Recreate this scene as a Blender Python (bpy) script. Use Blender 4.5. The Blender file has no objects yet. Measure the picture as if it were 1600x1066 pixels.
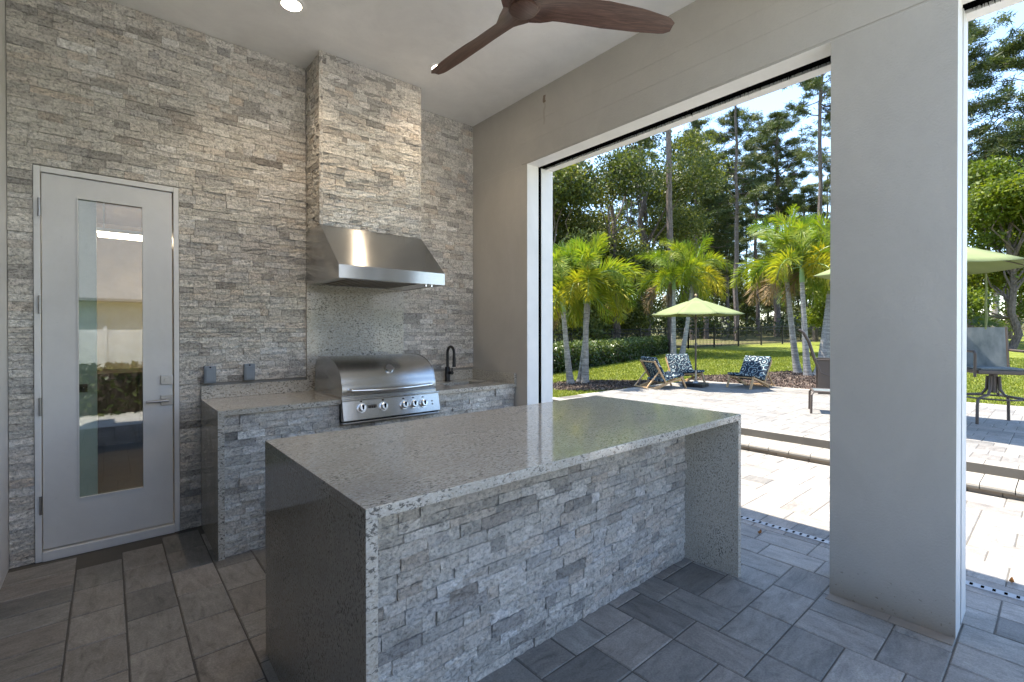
import bpy, bmesh, math, random
import numpy as np
from mathutils import Vector, Matrix
random.seed(7); rng = np.random.default_rng(7)
S = bpy.context.scene; COL = S.collection
PI = math.pi; R = math.radians

# ---------------------------------------------------------------- camera
CAM = np.array([-2.921, -4.05, 1.395]); FPX = 738.917
_y, _p, _r = R(40.502), R(-0.294), R(-0.043)
F_ = np.array([math.sin(_y)*math.cos(_p), math.cos(_y)*math.cos(_p), math.sin(_p)])
R0 = np.array([math.cos(_y), -math.sin(_y), 0.0]); U0 = np.cross(R0, F_)
R_ = R0*math.cos(_r)+U0*math.sin(_r); U_ = -R0*math.sin(_r)+U0*math.cos(_r)
cd = bpy.data.cameras.new('camera'); cam = bpy.data.objects.new('camera', cd); COL.objects.link(cam)
cam.matrix_world = Matrix(((R_[0], U_[0], -F_[0], CAM[0]), (R_[1], U_[1], -F_[1], CAM[1]), (R_[2], U_[2], -F_[2], CAM[2]), (0, 0, 0, 1)))
cd.lens = FPX/1600*36; cd.sensor_width = 36; cd.shift_y = -0.00613; cd.clip_start = 0.05; cd.clip_end = 1500
S.camera = cam

# ---------------------------------------------------------------- world, sun, exposure
SUNV = Vector((-0.15, 0.33, 1.0)).normalized()          # towards the sun
w = bpy.data.worlds.new('World'); S.world = w; w.use_nodes = True
wn = w.node_tree.nodes; wl = w.node_tree.links
sky = wn.new('ShaderNodeTexSky'); sky.sky_type = 'NISHITA'; sky.sun_disc = False
sky.sun_elevation = math.asin(SUNV.z); sky.sun_rotation = math.atan2(SUNV.x, SUNV.y)
sky.air_density = 1.0; sky.dust_density = 0.3; sky.ozone_density = 1.0
wl.new(sky.outputs[0], wn['Background'].inputs[0]); wn['Background'].inputs[1].default_value = 0.092
sl = bpy.data.lights.new('sun', 'SUN'); sl.energy = 2.5; sl.angle = R(0.53); sl.color = (1, 0.925, 0.81)
so = bpy.data.objects.new('sun', sl); COL.objects.link(so)
so.rotation_euler = SUNV.to_track_quat('Z', 'Y').to_euler()
vs = S.view_settings; vs.view_transform = 'Standard'; vs.look = 'None'; vs.exposure = 2.68; vs.gamma = 1.0
vs.use_curve_mapping = False
S.cycles.max_bounces = 12; S.cycles.diffuse_bounces = 8; S.cycles.glossy_bounces = 4
S.cycles.transmission_bounces = 6; S.cycles.transparent_max_bounces = 12
S.cycles.use_denoising = True; S.cycles.sample_clamp_indirect = 6.0; S.cycles.caustics_reflective = False
S.cycles.caustics_refractive = False

# ---------------------------------------------------------------- node helper
class NT:
    def __init__(s, name):
        s.m = bpy.data.materials.new(name); s.m.use_nodes = True
        s.t = s.m.node_tree; s.n = s.t.nodes; s.l = s.t.links; s.b = s.n['Principled BSDF']
    def add(s, typ, **k):
        n = s.n.new(typ)
        for a, v in k.items(): setattr(n, a, v)
        return n
    def put(s, sock, v):
        if hasattr(v, 'is_output') or isinstance(v, bpy.types.NodeSocket): s.l.new(v, sock)
        elif isinstance(v, (tuple, list)) and len(v) == 3 and sock.type == 'RGBA': sock.default_value = (*v, 1)
        else: sock.default_value = v
    def pos(s): return s.add('ShaderNodeNewGeometry').outputs['Position']
    def obj(s): return s.add('ShaderNodeTexCoord').outputs['Object']
    def rand(s): return s.add('ShaderNodeObjectInfo').outputs['Random']
    def attr(s, n, o='Fac'): return s.add('ShaderNodeAttribute', attribute_name=n).outputs[o]
    def map(s, v, scale=(1, 1, 1), rot=(0, 0, 0), loc=(0, 0, 0)):
        n = s.add('ShaderNodeMapping'); s.put(n.inputs[0], v); n.inputs['Scale'].default_value = scale
        n.inputs['Rotation'].default_value = rot; n.inputs['Location'].default_value = loc; return n.outputs[0]
    def noise(s, v, scale, detail=4, rough=.55, dist=0.0):
        n = s.add('ShaderNodeTexNoise'); s.put(n.inputs['Vector'], v); n.inputs['Scale'].default_value = scale
        n.inputs['Detail'].default_value = detail; n.inputs['Roughness'].default_value = rough
        n.inputs['Distortion'].default_value = dist; return n.outputs['Fac']
    def voro(s, v, scale, feature='F1', out='Distance'):
        n = s.add('ShaderNodeTexVoronoi', feature=feature); s.put(n.inputs['Vector'], v); n.inputs['Scale'].default_value = scale
        return n.outputs[out]
    def wave(s, v, scale, dist=2, detail=2):
        n = s.add('ShaderNodeTexWave'); s.put(n.inputs['Vector'], v); n.inputs['Scale'].default_value = scale
        n.inputs['Distortion'].default_value = dist; n.inputs['Detail'].default_value = detail; return n.outputs['Fac']
    def ramp(s, f, stops):
        n = s.add('ShaderNodeValToRGB'); s.put(n.inputs[0], f); e = n.color_ramp.elements
        while len(e) < len(stops): e.new(0.5)
        for i, (p, c) in enumerate(stops):
            e[i].position = p; e[i].color = (*c, 1) if isinstance(c, tuple) else (c, c, c, 1)
        return n.outputs[0]
    def mix(s, f, a, b, mode='MIX'):
        n = s.add('ShaderNodeMix', data_type='RGBA', blend_type=mode)
        s.put(n.inputs[0], f); s.put(n.inputs[6], a); s.put(n.inputs[7], b); return n.outputs[2]
    def math(s, op, a, b=0.0, clamp=False):
        n = s.add('ShaderNodeMath', operation=op, use_clamp=clamp); s.put(n.inputs[0], a); s.put(n.inputs[1], b); return n.outputs[0]
    def sep(s, v):
        n = s.add('ShaderNodeSeparateXYZ'); s.put(n.inputs[0], v); return n.outputs
    def bump(s, h, strength=.3, dist=.01):
        n = s.add('ShaderNodeBump'); s.put(n.inputs['Height'], h); n.inputs['Strength'].default_value = strength
        n.inputs['Distance'].default_value = dist; s.l.new(n.outputs[0], s.b.inputs['Normal']); return n.outputs[0]
    def set(s, **k):
        names = dict(color='Base Color', rough='Roughness', metal='Metallic', spec='Specular IOR Level', emit='Emission Color',
                     emit_s='Emission Strength', coat='Coat Weight', aniso='Anisotropic', sheen='Sheen Weight')
        for a, v in k.items(): s.put(s.b.inputs[names[a]], v)
        return s
M = {}
def simple(key, name, color, rough=.5, metal=0.0, bumpscale=None, bs=.15, var=.12, vscale=3, spec=.5):
    t = NT(name); p = t.pos(); n = t.noise(p, vscale, 5, .6)
    lo = tuple(c*(1-var) for c in color); hi = tuple(min(1, c*(1+var)) for c in color)
    t.set(color=t.ramp(n, [(.3, lo), (.7, hi)]), rough=rough, metal=metal, spec=spec)
    if bumpscale: t.bump(t.noise(p, bumpscale, 3), bs, .004)
    M[key] = t.m; return t

# stone veneer
t = NT('split_face_travertine'); p = t.pos(); tc = t.sep(t.attr('tint', 'Vector'))
base = t.ramp(tc[0], [(0, (.25, .235, .215)), (.18, (.40, .38, .35)), (.5, (.63, .60, .545)), (.8, (.75, .72, .665)), (1, (.83, .81, .77))])
base = t.mix(t.math('MULTIPLY', tc[1], .60), base, t.mix(tc[2], (.66, .54, .43), (.53, .53, .535)), 'MIX')
n1 = t.noise(t.map(p, (1, 1, 1.5)), 26, 7, .74, .8); n2 = t.noise(p, 75, 4, .68)
base = t.mix(1.0, base, t.ramp(n1, [(.30, .50), (.46, .92), (.60, 1.12), (.74, 1.25)]), 'MULTIPLY')
base = t.mix(1.0, base, t.ramp(n2, [(.33, .50), (.45, .95), (.62, 1.18)]), 'MULTIPLY')
t.set(color=base, rough=.82, spec=.3)
t.bump(t.math('ADD', t.math('MULTIPLY', n1, 1.3), t.math('MULTIPLY', n2, .6)), .9, .014); M['stone'] = t.m
simple('mortar', 'grout_backing', (.30, .285, .26), .95)

# granite
t = NT('speckled_granite'); p = t.pos(); pm = t.map(p, (.38, 1, .58), (0, R(6), R(12)))
a = t.noise(pm, 5, 6, .62, .8); b = t.math('ADD', t.noise(pm, 170, 5, .68, .5), t.math('MULTIPLY', t.math('SUBTRACT', a, .5), .30)); c = t.noise(t.map(pm, loc=(3, 7, 1)), 100, 6, .70, .7); d = t.noise(t.map(pm, loc=(9, 2, 5)), 220, 3, .6)
base = t.ramp(a, [(.3, (.39, .36, .305)), (.5, (.49, .453, .385)), (.7, (.60, .56, .485))])
base = t.mix(t.ramp(c, [(.50, 0.0), (.66, .6)]), base, (.30, .235, .175))
base = t.mix(t.ramp(d, [(.48, 0.0), (.62, .55)]), base, (.66, .645, .60))
base = t.mix(t.ramp(b, [(.545, 0.0), (.61, .85)]), base, (.065, .062, .056))
base = t.mix(t.ramp(c, [(.33, .75), (.41, 0.0)]), base, (.12, .125, .12))
t.set(color=base, rough=t.ramp(b, [(.3, .06), (.7, .11)]), spec=.5); M['granite'] = t.m

# metals
t = NT('brushed_stainless_steel'); p = t.pos(); n = t.noise(t.map(p, (2, 160, 160)), 6, 3)
t.set(color=t.ramp(n, [(.3, (.46, .455, .44)), (.7, (.55, .545, .53))]), metal=1.0, rough=t.ramp(n, [(.3, .20), (.7, .245)]), aniso=1.0)
tg = t.add('ShaderNodeTangent', direction_type='RADIAL', axis='X'); t.l.new(tg.outputs[0], t.b.inputs['Tangent']); t.bump(n, .02, .001); M['steel'] = t.m
simple('knobsteel', 'bright_knob_steel', (.80, .80, .79), .22, .85)
simple('slat', 'satin_filter_steel', (.30, .26, .22), .5, .6)
simple('chrome', 'polished_chrome', (.72, .72, .72), .08, 1.0)
simple('nickel', 'satin_nickel', (.34, .335, .33), .34, 1.0)
simple('darkmetal', 'dark_filter_steel', (.10, .09, .08), .4, .9)
simple('blackmat', 'matte_black_finish', (.012, .012, .013), .38)
simple('rubber', 'black_screen_track', (.003, .003, .003), 1.0, spec=0.0)
simple('boxgrey', 'grey_outlet_cover', (.20, .23, .26), .45, .3)
simple('brownmetal', 'bronze_powder_coat', (.075, .057, .046), .42)
simple('fenceblack', 'black_aluminium', (.012, .012, .012), .45)

# paints
def paint(key, name, col, rough=.55, bscale=160, bs=.12, stain=False):
    t = NT(name); p = t.pos(); n = t.noise(t.map(p, (1, 1, .7)), 1.7, 7, .72, .4); g = t.math('ADD', t.noise(p, bscale, 3, .6), t.math('MULTIPLY', t.noise(p, 16, 5, .65), .6))
    base = t.ramp(n, [(.3, tuple(c*.90 for c in col)), (.7, tuple(c*1.06 for c in col))])
    base = t.mix(t.ramp(t.noise(p, 28, 4, .7), [(.62, 0.0), (.76, .30)]), base, tuple(c*.7 for c in col))
    if stain:
        x, y, z = t.sep(p)
        wob = t.math('MULTIPLY', t.math('SUBTRACT', t.noise(p, 14, 4), .5), .10)
        dy = t.math('ABSOLUTE', t.math('ADD', t.math('ADD', y, 1.073), wob))
        core = t.math('LESS_THAN', dy, .016); zz = t.math('MULTIPLY', t.math('GREATER_THAN', z, 3.41), t.math('LESS_THAN', z, 3.475))
        drip = t.math('MULTIPLY', t.math('LESS_THAN', dy, .012), t.math('MULTIPLY', t.math('GREATER_THAN', z, 3.22), t.math('LESS_THAN', z, 3.43)))
        base = t.mix(t.math('MULTIPLY', drip, .35), base, (.30, .24, .17))
        base = t.mix(t.math('MULTIPLY', t.math('MULTIPLY', core, zz), .8), base, (.16, .10, .06))
        # scuffs and splash dirt low on the wall
        low = t.math('SUBTRACT', 1.0, t.math('DIVIDE', z, .24), True)
        sp = t.ramp(t.noise(p, 42, 3, .6), [(.63, 0.0), (.68, 1.0)])
        base = t.mix(t.math('MULTIPLY', t.math('MULTIPLY', sp, low), .9), base, (.05, .04, .03))
        base = t.mix(t.math('MULTIPLY', t.math('POWER', low, 2.0), .8), base, (.30, .235, .165))
    t.set(color=base, rough=rough, spec=.35); t.bump(g, bs, .004); M[key] = t.m
paint('wallgrey', 'warm_grey_stucco_paint', (.50, .472, .43), .6, 95, .6, True)
paint('white', 'white_stucco_paint', (.80, .79, .77), .55, 120, .25)
paint('ceiling', 'ceiling_paint', (.90, .89, .865), .7, 220, .10)
paint('doorpaint', 'grey_door_enamel', (.66, .655, .64), .33, 400, .03)
paint('trimpaint', 'grey_frame_enamel', (.72, .715, .70), .35, 400, .03)
simple('sidingwhite', 'white_siding', (.78, .78, .77), .6)

# walnut fan
t = NT('walnut_blade_wood'); p = t.obj(); n = t.noise(t.map(p, (1.2, 16, 16)), 6, 6, .65, .6)
t.set(color=t.ramp(n, [(.28, (.045, .022, .015)), (.5, (.10, .052, .036)), (.72, (.17, .095, .07))]), rough=.38); t.bump(n, .08, .002); M['walnut'] = t.m
t = NT('oiled_teak'); p = t.obj(); n = t.noise(t.map(p, (4, 4, 40)), 4, 5)
t.set(color=t.ramp(n, [(.3, (.34, .21, .10)), (.7, (.55, .37, .20))]), rough=.5); M['teak'] = t.m

# pavers
def paver(key, name, lo, mid, hi, warm):
    t = NT(name); p = t.pos(); tc = t.sep(t.attr('tint', 'Vector')); ob = t.attr('puv', 'Vector')
    base = t.ramp(tc[0], [(0, lo), (.5, mid), (1, hi)])
    base = t.mix(t.math('MULTIPLY', tc[1], .35), base, warm)
    st = t.noise(t.map(ob, (3.0, 10, 1)), 2.0, 7, .70, .9)
    base = t.mix(1.0, base, t.ramp(st, [(.30, .62), (.46, .92), (.62, 1.10), (.75, 1.18)]), 'MULTIPLY')
    f = t.noise(p, 110, 5, .75); g = t.noise(p, 9, 6, .7)
    base = t.mix(1.0, base, t.ramp(f, [(.32, .72), (.6, 1.10)]), 'MULTIPLY')
    base = t.mix(1.0, base, t.ramp(g, [(.3, .80), (.7, 1.12)]), 'MULTIPLY')
    t.set(color=base, rough=t.ramp(g, [(.3, .55), (.7, .75)]), spec=.4); t.bump(t.math('ADD', f, st), .28, .004); M[key] = t.m
paver('paver', 'blended_concrete_paver', (.175, .166, .152), (.27, .254, .231), (.35, .328, .297), (.375, .31, .262))
paver('paverlight', 'pale_concrete_paver', (.16, .153, .143), (.215, .207, .192), (.26, .25, .232), (.265, .228, .195))
simple('joint', 'sand_joint', (.10, .092, .08), .95, bumpscale=300)
simple('capstone', 'pale_coping_paver', (.255, .237, .207), .75, bumpscale=150, bs=.3)
simple('riserstone', 'tan_riser_paver', (.26, .215, .17), .85, bumpscale=120, bs=.4, var=.25)
simple('drain', 'grey_drain_channel', (.36, .37, .38), .5)

# ground
t = NT('lawn_turf'); p = t.pos(); n = t.noise(p, 1.1, 5, .6); f = t.noise(t.map(p, (1, 1, 1)), 45, 4, .7)
base = t.ramp(n, [(.3, (.14, .18, .028)), (.7, (.215, .23, .042))]); base = t.mix(1.0, base, t.ramp(f, [(.3, .5), (.7, 1.35)]), 'MULTIPLY')
base = t.mix(t.attr('dirt'), base, t.ramp(t.noise(p, .7, 5), [(.35, (.16, .125, .075)), (.6, (.12, .13, .045))]))
t.set(color=base, rough=.9, spec=.1); t.bump(f, .9, .05); M['lawn'] = t.m
t = NT('mulch_surface'); p = t.pos(); n = t.noise(p, 30, 5, .7)
t.set(color=t.ramp(n, [(.3, (.045, .026, .018)), (.7, (.15, .095, .07))]), rough=.95); t.bump(n, 1, .05); M['mulch'] = t.m
def leafmat(key, name, stops, trans=.4, rough=.5, spec=.35):
    t = NT(name); c = t.ramp(t.attr('tint'), stops); t.set(color=c, rough=rough, spec=spec)
    tr = t.add('ShaderNodeBsdfTranslucent'); t.l.new(t.mix(1.0, c, (1.1, 1.1, .4), 'MULTIPLY'), tr.inputs[0])
    mx = t.add('ShaderNodeMixShader'); mx.inputs[0].default_value = trans
    t.l.new(t.b.outputs[0], mx.inputs[1]); t.l.new(tr.outputs[0], mx.inputs[2])
    t.l.new(mx.outputs[0], t.n['Material Output'].inputs[0]); M[key] = t.m
leafmat('grass', 'grass_blades', [(0, (.11, .155, .018)), (1, (.22, .235, .038))], .4)
leafmat('oak', 'oak_leaves', [(0, (.034, .052, .014)), (.5, (.085, .108, .03)), (1, (.20, .205, .055))], .4)
leafmat('maple', 'bright_green_leaves', [(0, (.07, .11, .012)), (.6, (.14, .18, .020)), (1, (.24, .255, .032))], .45)
leafmat('pine', 'pine_needles', [(0, (.034, .056, .022)), (.6, (.072, .098, .036)), (1, (.14, .15, .045))], .3)
leafmat('palm', 'palm_leaflets', [(0, (.06, .125, .012)), (.45, (.14, .215, .020)), (.75, (.27, .285, .028)), (1, (.42, .35, .04))], .45, .5)
leafmat('deadfrond', 'dead_palm_frond', [(0, (.16, .10, .05)), (1, (.30, .21, .11))], .2, .8)
leafmat('fanpalm', 'fan_palm_leaves', [(0, (.03, .07, .025)), (1, (.09, .14, .05))], .3)
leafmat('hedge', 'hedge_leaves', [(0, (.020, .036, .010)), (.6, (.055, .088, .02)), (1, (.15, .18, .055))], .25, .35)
leafmat('under', 'undergrowth_leaves', [(0, (.020, .032, .012)), (.6, (.055, .072, .024)), (1, (.125, .13, .045))], .3)
leafmat('dryleaf', 'dry_leaf', [(0, (.22, .09, .03)), (1, (.32, .14, .05))], .3)
leafmat('chips', 'bark_chips', [(0, (.035, .024, .018)), (.7, (.115, .085, .066)), (1, (.24, .19, .15))], .0, .9)
t = NT('pine_bark'); p = t.pos(); n = t.noise(t.map(p, (1, 1, .35)), 14, 5, .7)
t.set(color=t.ramp(n, [(.3, (.055, .042, .036)), (.7, (.19, .15, .13))]), rough=.95); t.bump(n, 1, .05); M['bark'] = t.m
t = NT('palm_trunk_bark'); p = t.pos(); n = t.noise(t.map(p, (1, 1, 9)), 3, 4, .6); n2 = t.noise(p, 30, 3)
t.set(color=t.mix(1.0, t.ramp(n, [(.35, (.16, .145, .13)), (.65, (.34, .32, .29))]), t.ramp(n2, [(.3, .7), (.7, 1.15)]), 'MULTIPLY'), rough=.85); M['palmbark'] = t.m
simple('crownshaft', 'green_crownshaft', (.16, .24, .07), .45)

# fabrics
t = NT('lime_canvas'); p = t.pos(); n = t.noise(p, 4, 4)
t.set(color=t.ramp(n, [(.3, (.225, .265, .125)), (.7, (.265, .305, .15))]), rough=.85, spec=.2)
tr = t.add('ShaderNodeBsdfTranslucent'); tr.inputs[0].default_value = (.24, .29, .10, 1); mx = t.add('ShaderNodeMixShader'); mx.inputs[0].default_value = .3
t.l.new(t.b.outputs[0], mx.inputs[1]); t.l.new(tr.outputs[0], mx.inputs[2]); t.l.new(mx.outputs[0], t.n['Material Output'].inputs[0]); M['canvas'] = t.m
t = NT('navy_medallion_fabric'); p = t.obj(); v = t.voro(t.map(p, (1, 1, 1)), 6.0); q = t.math('FRACT', t.math('MULTIPLY', v, 3.4)); n = t.noise(p, 22, 2)
t.set(color=t.mix(t.ramp(t.math('ADD', q, t.math('MULTIPLY', n, .35)), [(.86, 0.0), (.92, 1.0)]), (.022, .034, .052), t.ramp(n, [(.42, (.50, .52, .50)), (.52, (.16, .24, .27))])), rough=.9, spec=.15); M['fabric'] = t.m
t = NT('grey_sling_mesh'); p = t.obj(); n = t.noise(t.map(p, (1, 1, .5)), 9, 4)
t.set(color=t.ramp(n, [(.3, (.06, .08, .085)), (.7, (.15, .17, .172))]), rough=.7); M['sling'] = t.m

# glass
t = NT('clear_door_glass'); t.n.remove(t.b)
tr = t.add('ShaderNodeBsdfTransparent'); tr.inputs[0].default_value = (.82, .86, .84, 1); gl = t.add('ShaderNodeBsdfGlossy'); gl.inputs['Roughness'].default_value = 0.0
fr = t.add('ShaderNodeFresnel'); fr.inputs[0].default_value = 1.5; f2 = t.math('MULTIPLY', fr.outputs[0], 2.6, True)
mx = t.add('ShaderNodeMixShader'); t.l.new(f2, mx.inputs[0]); t.l.new(tr.outputs[0], mx.inputs[1]); t.l.new(gl.outputs[0], mx.inputs[2])
t.l.new(mx.outputs[0], t.n['Material Output'].inputs[0]); M['glass'] = t.m
def emis(key, name, col, s):
    t = NT(name); t.set(color=(0, 0, 0), emit=col, emit_s=s); M[key] = t.m
emis('lamp', 'lit_lamp_lens', (1, .86, .66), 9.0); emis('tube', 'lit_tube', (1, .80, .55), 6.0)
simple('roomwall', 'tan_room_wall', (.50, .40, .29), .7); simple('palepanel', 'pale_green_panel', (.42, .48, .44), .35)
simple('cabinet', 'dark_cabinet_wood', (.045, .035, .028), .35); simple('shingle', 'grey_shingle', (.33, .33, .34), .9, bumpscale=20, bs=.6, var=.3, vscale=9)
simple('darkglass', 'dark_absorber_glass', (.012, .014, .015), .03); simple('deckpale', 'pale_bounce_deck', (.70, .68, .64), .8, bumpscale=90)  # black for the added light-absorbing panels, pale for the added light-bouncing deck
simple('darkfloor', 'dark_room_floor', (.10, .085, .07), .4)

# ---------------------------------------------------------------- mesh helpers
def tag(o, label=None, cat=None, group=None, kind=None):
    for k, v in (('label', label), ('category', cat), ('group', group), ('kind', kind)):
        if v: o[k] = v
    return o
def empty(name, loc, label=None, cat=None, group=None, rz=0, kind=None):
    o = bpy.data.objects.new(name, None); COL.objects.link(o); o.location = loc; o.rotation_euler.z = rz; o.empty_display_size = .1
    return tag(o, label, cat, group, kind)
def worldloc(o):
    v = Vector((0, 0, 0))
    while o is not None: v += o.location; o = o.parent
    return v
def mk(name, V, F, mat, parent=None, smooth=False, tint=None, mats=None, puv=None, center=True):
    """one mesh object from world-space (or parent-local while the parent sits at 0) vertices"""
    V = np.asarray(V, dtype=np.float32).reshape(-1, 3)
    c = (V.min(0)+V.max(0))/2 if center else np.zeros(3, np.float32)
    if center: c[2] = V[:, 2].min()
    me = bpy.data.meshes.new(name)
    if isinstance(F, np.ndarray):
        k = F.shape[1]; me.vertices.add(len(V)); me.vertices.foreach_set('co', (V-c).astype(np.float32).ravel())
        me.loops.add(F.size); me.loops.foreach_set('vertex_index', F.astype(np.int32).ravel())
        me.polygons.add(len(F)); me.polygons.foreach_set('loop_start', np.arange(0, F.size, k, dtype=np.int32))
        me.update(calc_edges=True)
    else:
        me.from_pydata((V-c).tolist(), [], F); me.update()
    if mats: [me.materials.append(M[k]) for k in mats[0]]; me.polygons.foreach_set('material_index', np.asarray(mats[1], np.int32))
    else: me.materials.append(M[mat])
    if smooth: me.polygons.foreach_set('use_smooth', np.ones(len(me.polygons), bool))
    if tint is not None:
        tint = np.asarray(tint, np.float32)
        if tint.ndim == 1:
            a = me.attributes.new('tint', 'FLOAT', 'POINT'); a.data.foreach_set('value', tint)
        else:
            a = me.attributes.new('tint', 'FLOAT_VECTOR', 'POINT'); a.data.foreach_set('vector', tint.ravel())
    if puv is not None:
        a = me.attributes.new('puv', 'FLOAT_VECTOR', 'POINT'); a.data.foreach_set('vector', np.asarray(puv, np.float32).ravel())
    o = bpy.data.objects.new(name, me); COL.objects.link(o)
    if parent is not None: o.parent = parent; o.location = Vector(c.tolist())-worldloc(parent)
    else: o.location = c.tolist()
    return o
class G:
    def __init__(s): s.v = []; s.f = []; s.t = []
    def q(s, vs, fs, tint=None):
        n = len(s.v); s.v += [tuple(v) for v in vs]; s.f += [tuple(i+n for i in f) for f in fs]
        if tint is not None: s.t += [tint]*len(vs)
        return s
    def box(s, lo, hi, bevel=0.0, rot=None, org=None):
        x0, y0, z0 = [min(a, b) for a, b in zip(lo, hi)]; x1, y1, z1 = [max(a, b) for a, b in zip(lo, hi)]
        if bevel <= 0:
            vs = [(x0, y0, z0), (x1, y0, z0), (x1, y1, z0), (x0, y1, z0), (x0, y0, z1), (x1, y0, z1), (x1, y1, z1), (x0, y1, z1)]
            fs = [(0, 3, 2, 1), (4, 5, 6, 7), (0, 1, 5, 4), (1, 2, 6, 5), (2, 3, 7, 6), (3, 0, 4, 7)]
        else:
            b = bm_new(); bmesh.ops.create_cube(b, size=1.0)
            for v in b.verts: v.co = Vector(((x0+x1)/2+v.co.x*(x1-x0), (y0+y1)/2+v.co.y*(y1-y0), (z0+z1)/2+v.co.z*(z1-z0)))
            bmesh.ops.bevel(b, geom=list(b.edges), offset=bevel, segments=2, affect='EDGES', profile=.6)
            b.verts.index_update(); vs = [tuple(v.co) for v in b.verts]; fs = [tuple(v.index for v in f.verts) for f in b.faces]; b.free()
        if rot is not None:
            o = Vector(org if org else ((x0+x1)/2, (y0+y1)/2, (z0+z1)/2)); vs = [tuple(o+rot @ (Vector(v)-o)) for v in vs]
        return s.q(vs, fs)
    def tube(s, path, rad, seg=8, cap=True):
        path = [Vector(p) for p in path]; n = len(path); rad = [rad]*n if not hasattr(rad, '__len__') else rad
        up = Vector((0, 0, 1)); vs = []; prev = None
        for i, p in enumerate(path):
            d = (path[min(i+1, n-1)]-path[max(i-1, 0)]).normalized()
            if prev is None: a = d.cross(up if abs(d.z) < .9 else Vector((1, 0, 0))).normalized()
            else: a = (prev-d*prev.dot(d)).normalized()
            b = d.cross(a); prev = a
            vs += [tuple(p+(a*math.cos(2*PI*k/seg)+b*math.sin(2*PI*k/seg))*rad[i]) for k in range(seg)]
        fs = [(i*seg+k, i*seg+(k+1) % seg, (i+1)*seg+(k+1) % seg, (i+1)*seg+k) for i in range(n-1) for k in range(seg)]
        if cap: fs += [tuple(reversed(range(seg))), tuple(range((n-1)*seg, n*seg))]
        return s.q(vs, fs)
    def cyl(s, a, b, r, seg=16): return s.tube([a, b], r, seg)
    def prism(s, prof, axis, a, b):
        """closed profile of 2d points swept along axis 'x' or 'y' from a to b"""
        n = len(prof); P = (lambda u, v, w: (w, u, v)) if axis == 'x' else (lambda u, v, w: (u, w, v))
        vs = [P(u, v, a) for u, v in prof]+[P(u, v, b) for u, v in prof]
        fs = [(i, (i+1) % n, n+(i+1) % n, n+i) for i in range(n)]+[tuple(reversed(range(n))), tuple(range(n, 2*n))]
        return s.q(vs, fs)
    def lathe(s, prof, c, seg=20):
        vs = []; n = len(prof)
        for r, z in prof: vs += [(c[0]+r*math.cos(2*PI*k/seg), c[1]+r*math.sin(2*PI*k/seg), c[2]+z) for k in range(seg)]
        fs = [(i*seg+k, i*seg+(k+1) % seg, (i+1)*seg+(k+1) % seg, (i+1)*seg+k) for i in range(n-1) for k in range(seg)]
        return s.q(vs, fs+[tuple(reversed(range(seg))), tuple(range((n-1)*seg, n*seg))])
    def mk(s, name, mat, parent=None, smooth=False, fix=False, **k):
        o = mk(name, s.v, s.f, mat, parent, smooth, tint=s.t if s.t else None, **k)
        b = bm_new(); b.from_mesh(o.data); bmesh.ops.recalc_face_normals(b, faces=list(b.faces)); b.to_mesh(o.data); b.free()
        if smooth:
            o.data.set_sharp_from_angle(angle=R(38))
        return o
def bm_new(): return bmesh.new()
def px_area(c, size):
    d = np.asarray(c)-CAM; z = d@F_
    if z < .3: return 0
    x = 800+FPX*(d@R_)/z; y = 523-FPX*(d@U_)/z
    return size/(z*z)*(1 if -30 < x < 1630 and -30 < y < 1100 else .02)
def at(px, depth, z=None):
    d = CAM+depth*(F_+R_*(px-800)/FPX); return (float(d[0]), float(d[1]))

# ================================================================ SETTING
ZP = 0.18
def gz(x, y): return ZP-.03+np.maximum(0, np.asarray(x)-12.5)*.02
# lawn sheet
xs = np.concatenate([np.linspace(-300, -20, 8), np.linspace(-12, 80, 70), np.linspace(90, 700, 14)])
ys = np.concatenate([np.linspace(-300, -40, 8), np.linspace(-30, 60, 60), np.linspace(70, 700, 14)])
X, Y = np.meshgrid(xs, ys); Zg = gz(X, Y); Zg = np.where((X < 8.2) & (Y < 2.0) & (Y > -14), -.10, Zg); Zg = np.where((X < .6) & (Y < 12), -.12, Zg)
nx, ny = len(xs), len(ys); I = np.arange(nx*ny).reshape(ny, nx)
lawn = mk('lawn', np.stack([X, Y, Zg], -1), np.stack([I[:-1, :-1], I[:-1, 1:], I[1:, 1:], I[1:, :-1]], -1).reshape(-1, 4), 'lawn', smooth=True, center=False)
fy = np.interp(X, [-50, 2, 24, 66, 120], [12, 12, 10.9, .8, -12])
dirt = np.clip((Y-fy)/2.0, 0, 1)*np.where(X > 0, 1, 0)
a = lawn.data.attributes.new('dirt', 'FLOAT', 'POINT'); a.data.foreach_set('value', dirt.ravel().astype(np.float32))
tag(lawn, kind='structure')

# ---------------------------------------------------------------- pavers
def paver_layout(x0, x1, y0, y1, u=.105, seed=1):
    """random bond of three paver sizes, a third of a metre at most, packed cell by cell without gaps"""
    rnd = random.Random(seed); out = []; nx = int((x1-x0)/u)+2; ny = int((y1-y0)/u)+2; used = [[False]*nx for _ in range(ny)]
    for j in range(ny):
        for i in range(nx):
            if used[j][i]: continue
            r = 0
            while i+r < nx and not used[j][i+r] and r < 6: r += 1
            if r == 1: w, h = 1, 2
            elif r == 2: w, h = 2, rnd.choice((2, 3, 3))
            elif r == 3: w, h = 3, 2
            elif r == 4: w, h = 2, rnd.choice((2, 3, 3))
            else: w, h = rnd.choice(((3, 2), (3, 2), (3, 2), (2, 3), (2, 3), (2, 2)))
            for b in range(h):
                for a in range(w):
                    if j+b < ny: used[j+b][i+a] = True
            q = (max(x0+i*u, x0), max(y0+j*u, y0), min(x0+(i+w)*u, x1), min(y0+(j+h)*u, y1))
            if q[2]-q[0] > .03 and q[3]-q[1] > .03: out.append((*q, w >= h))
    return out
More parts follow.
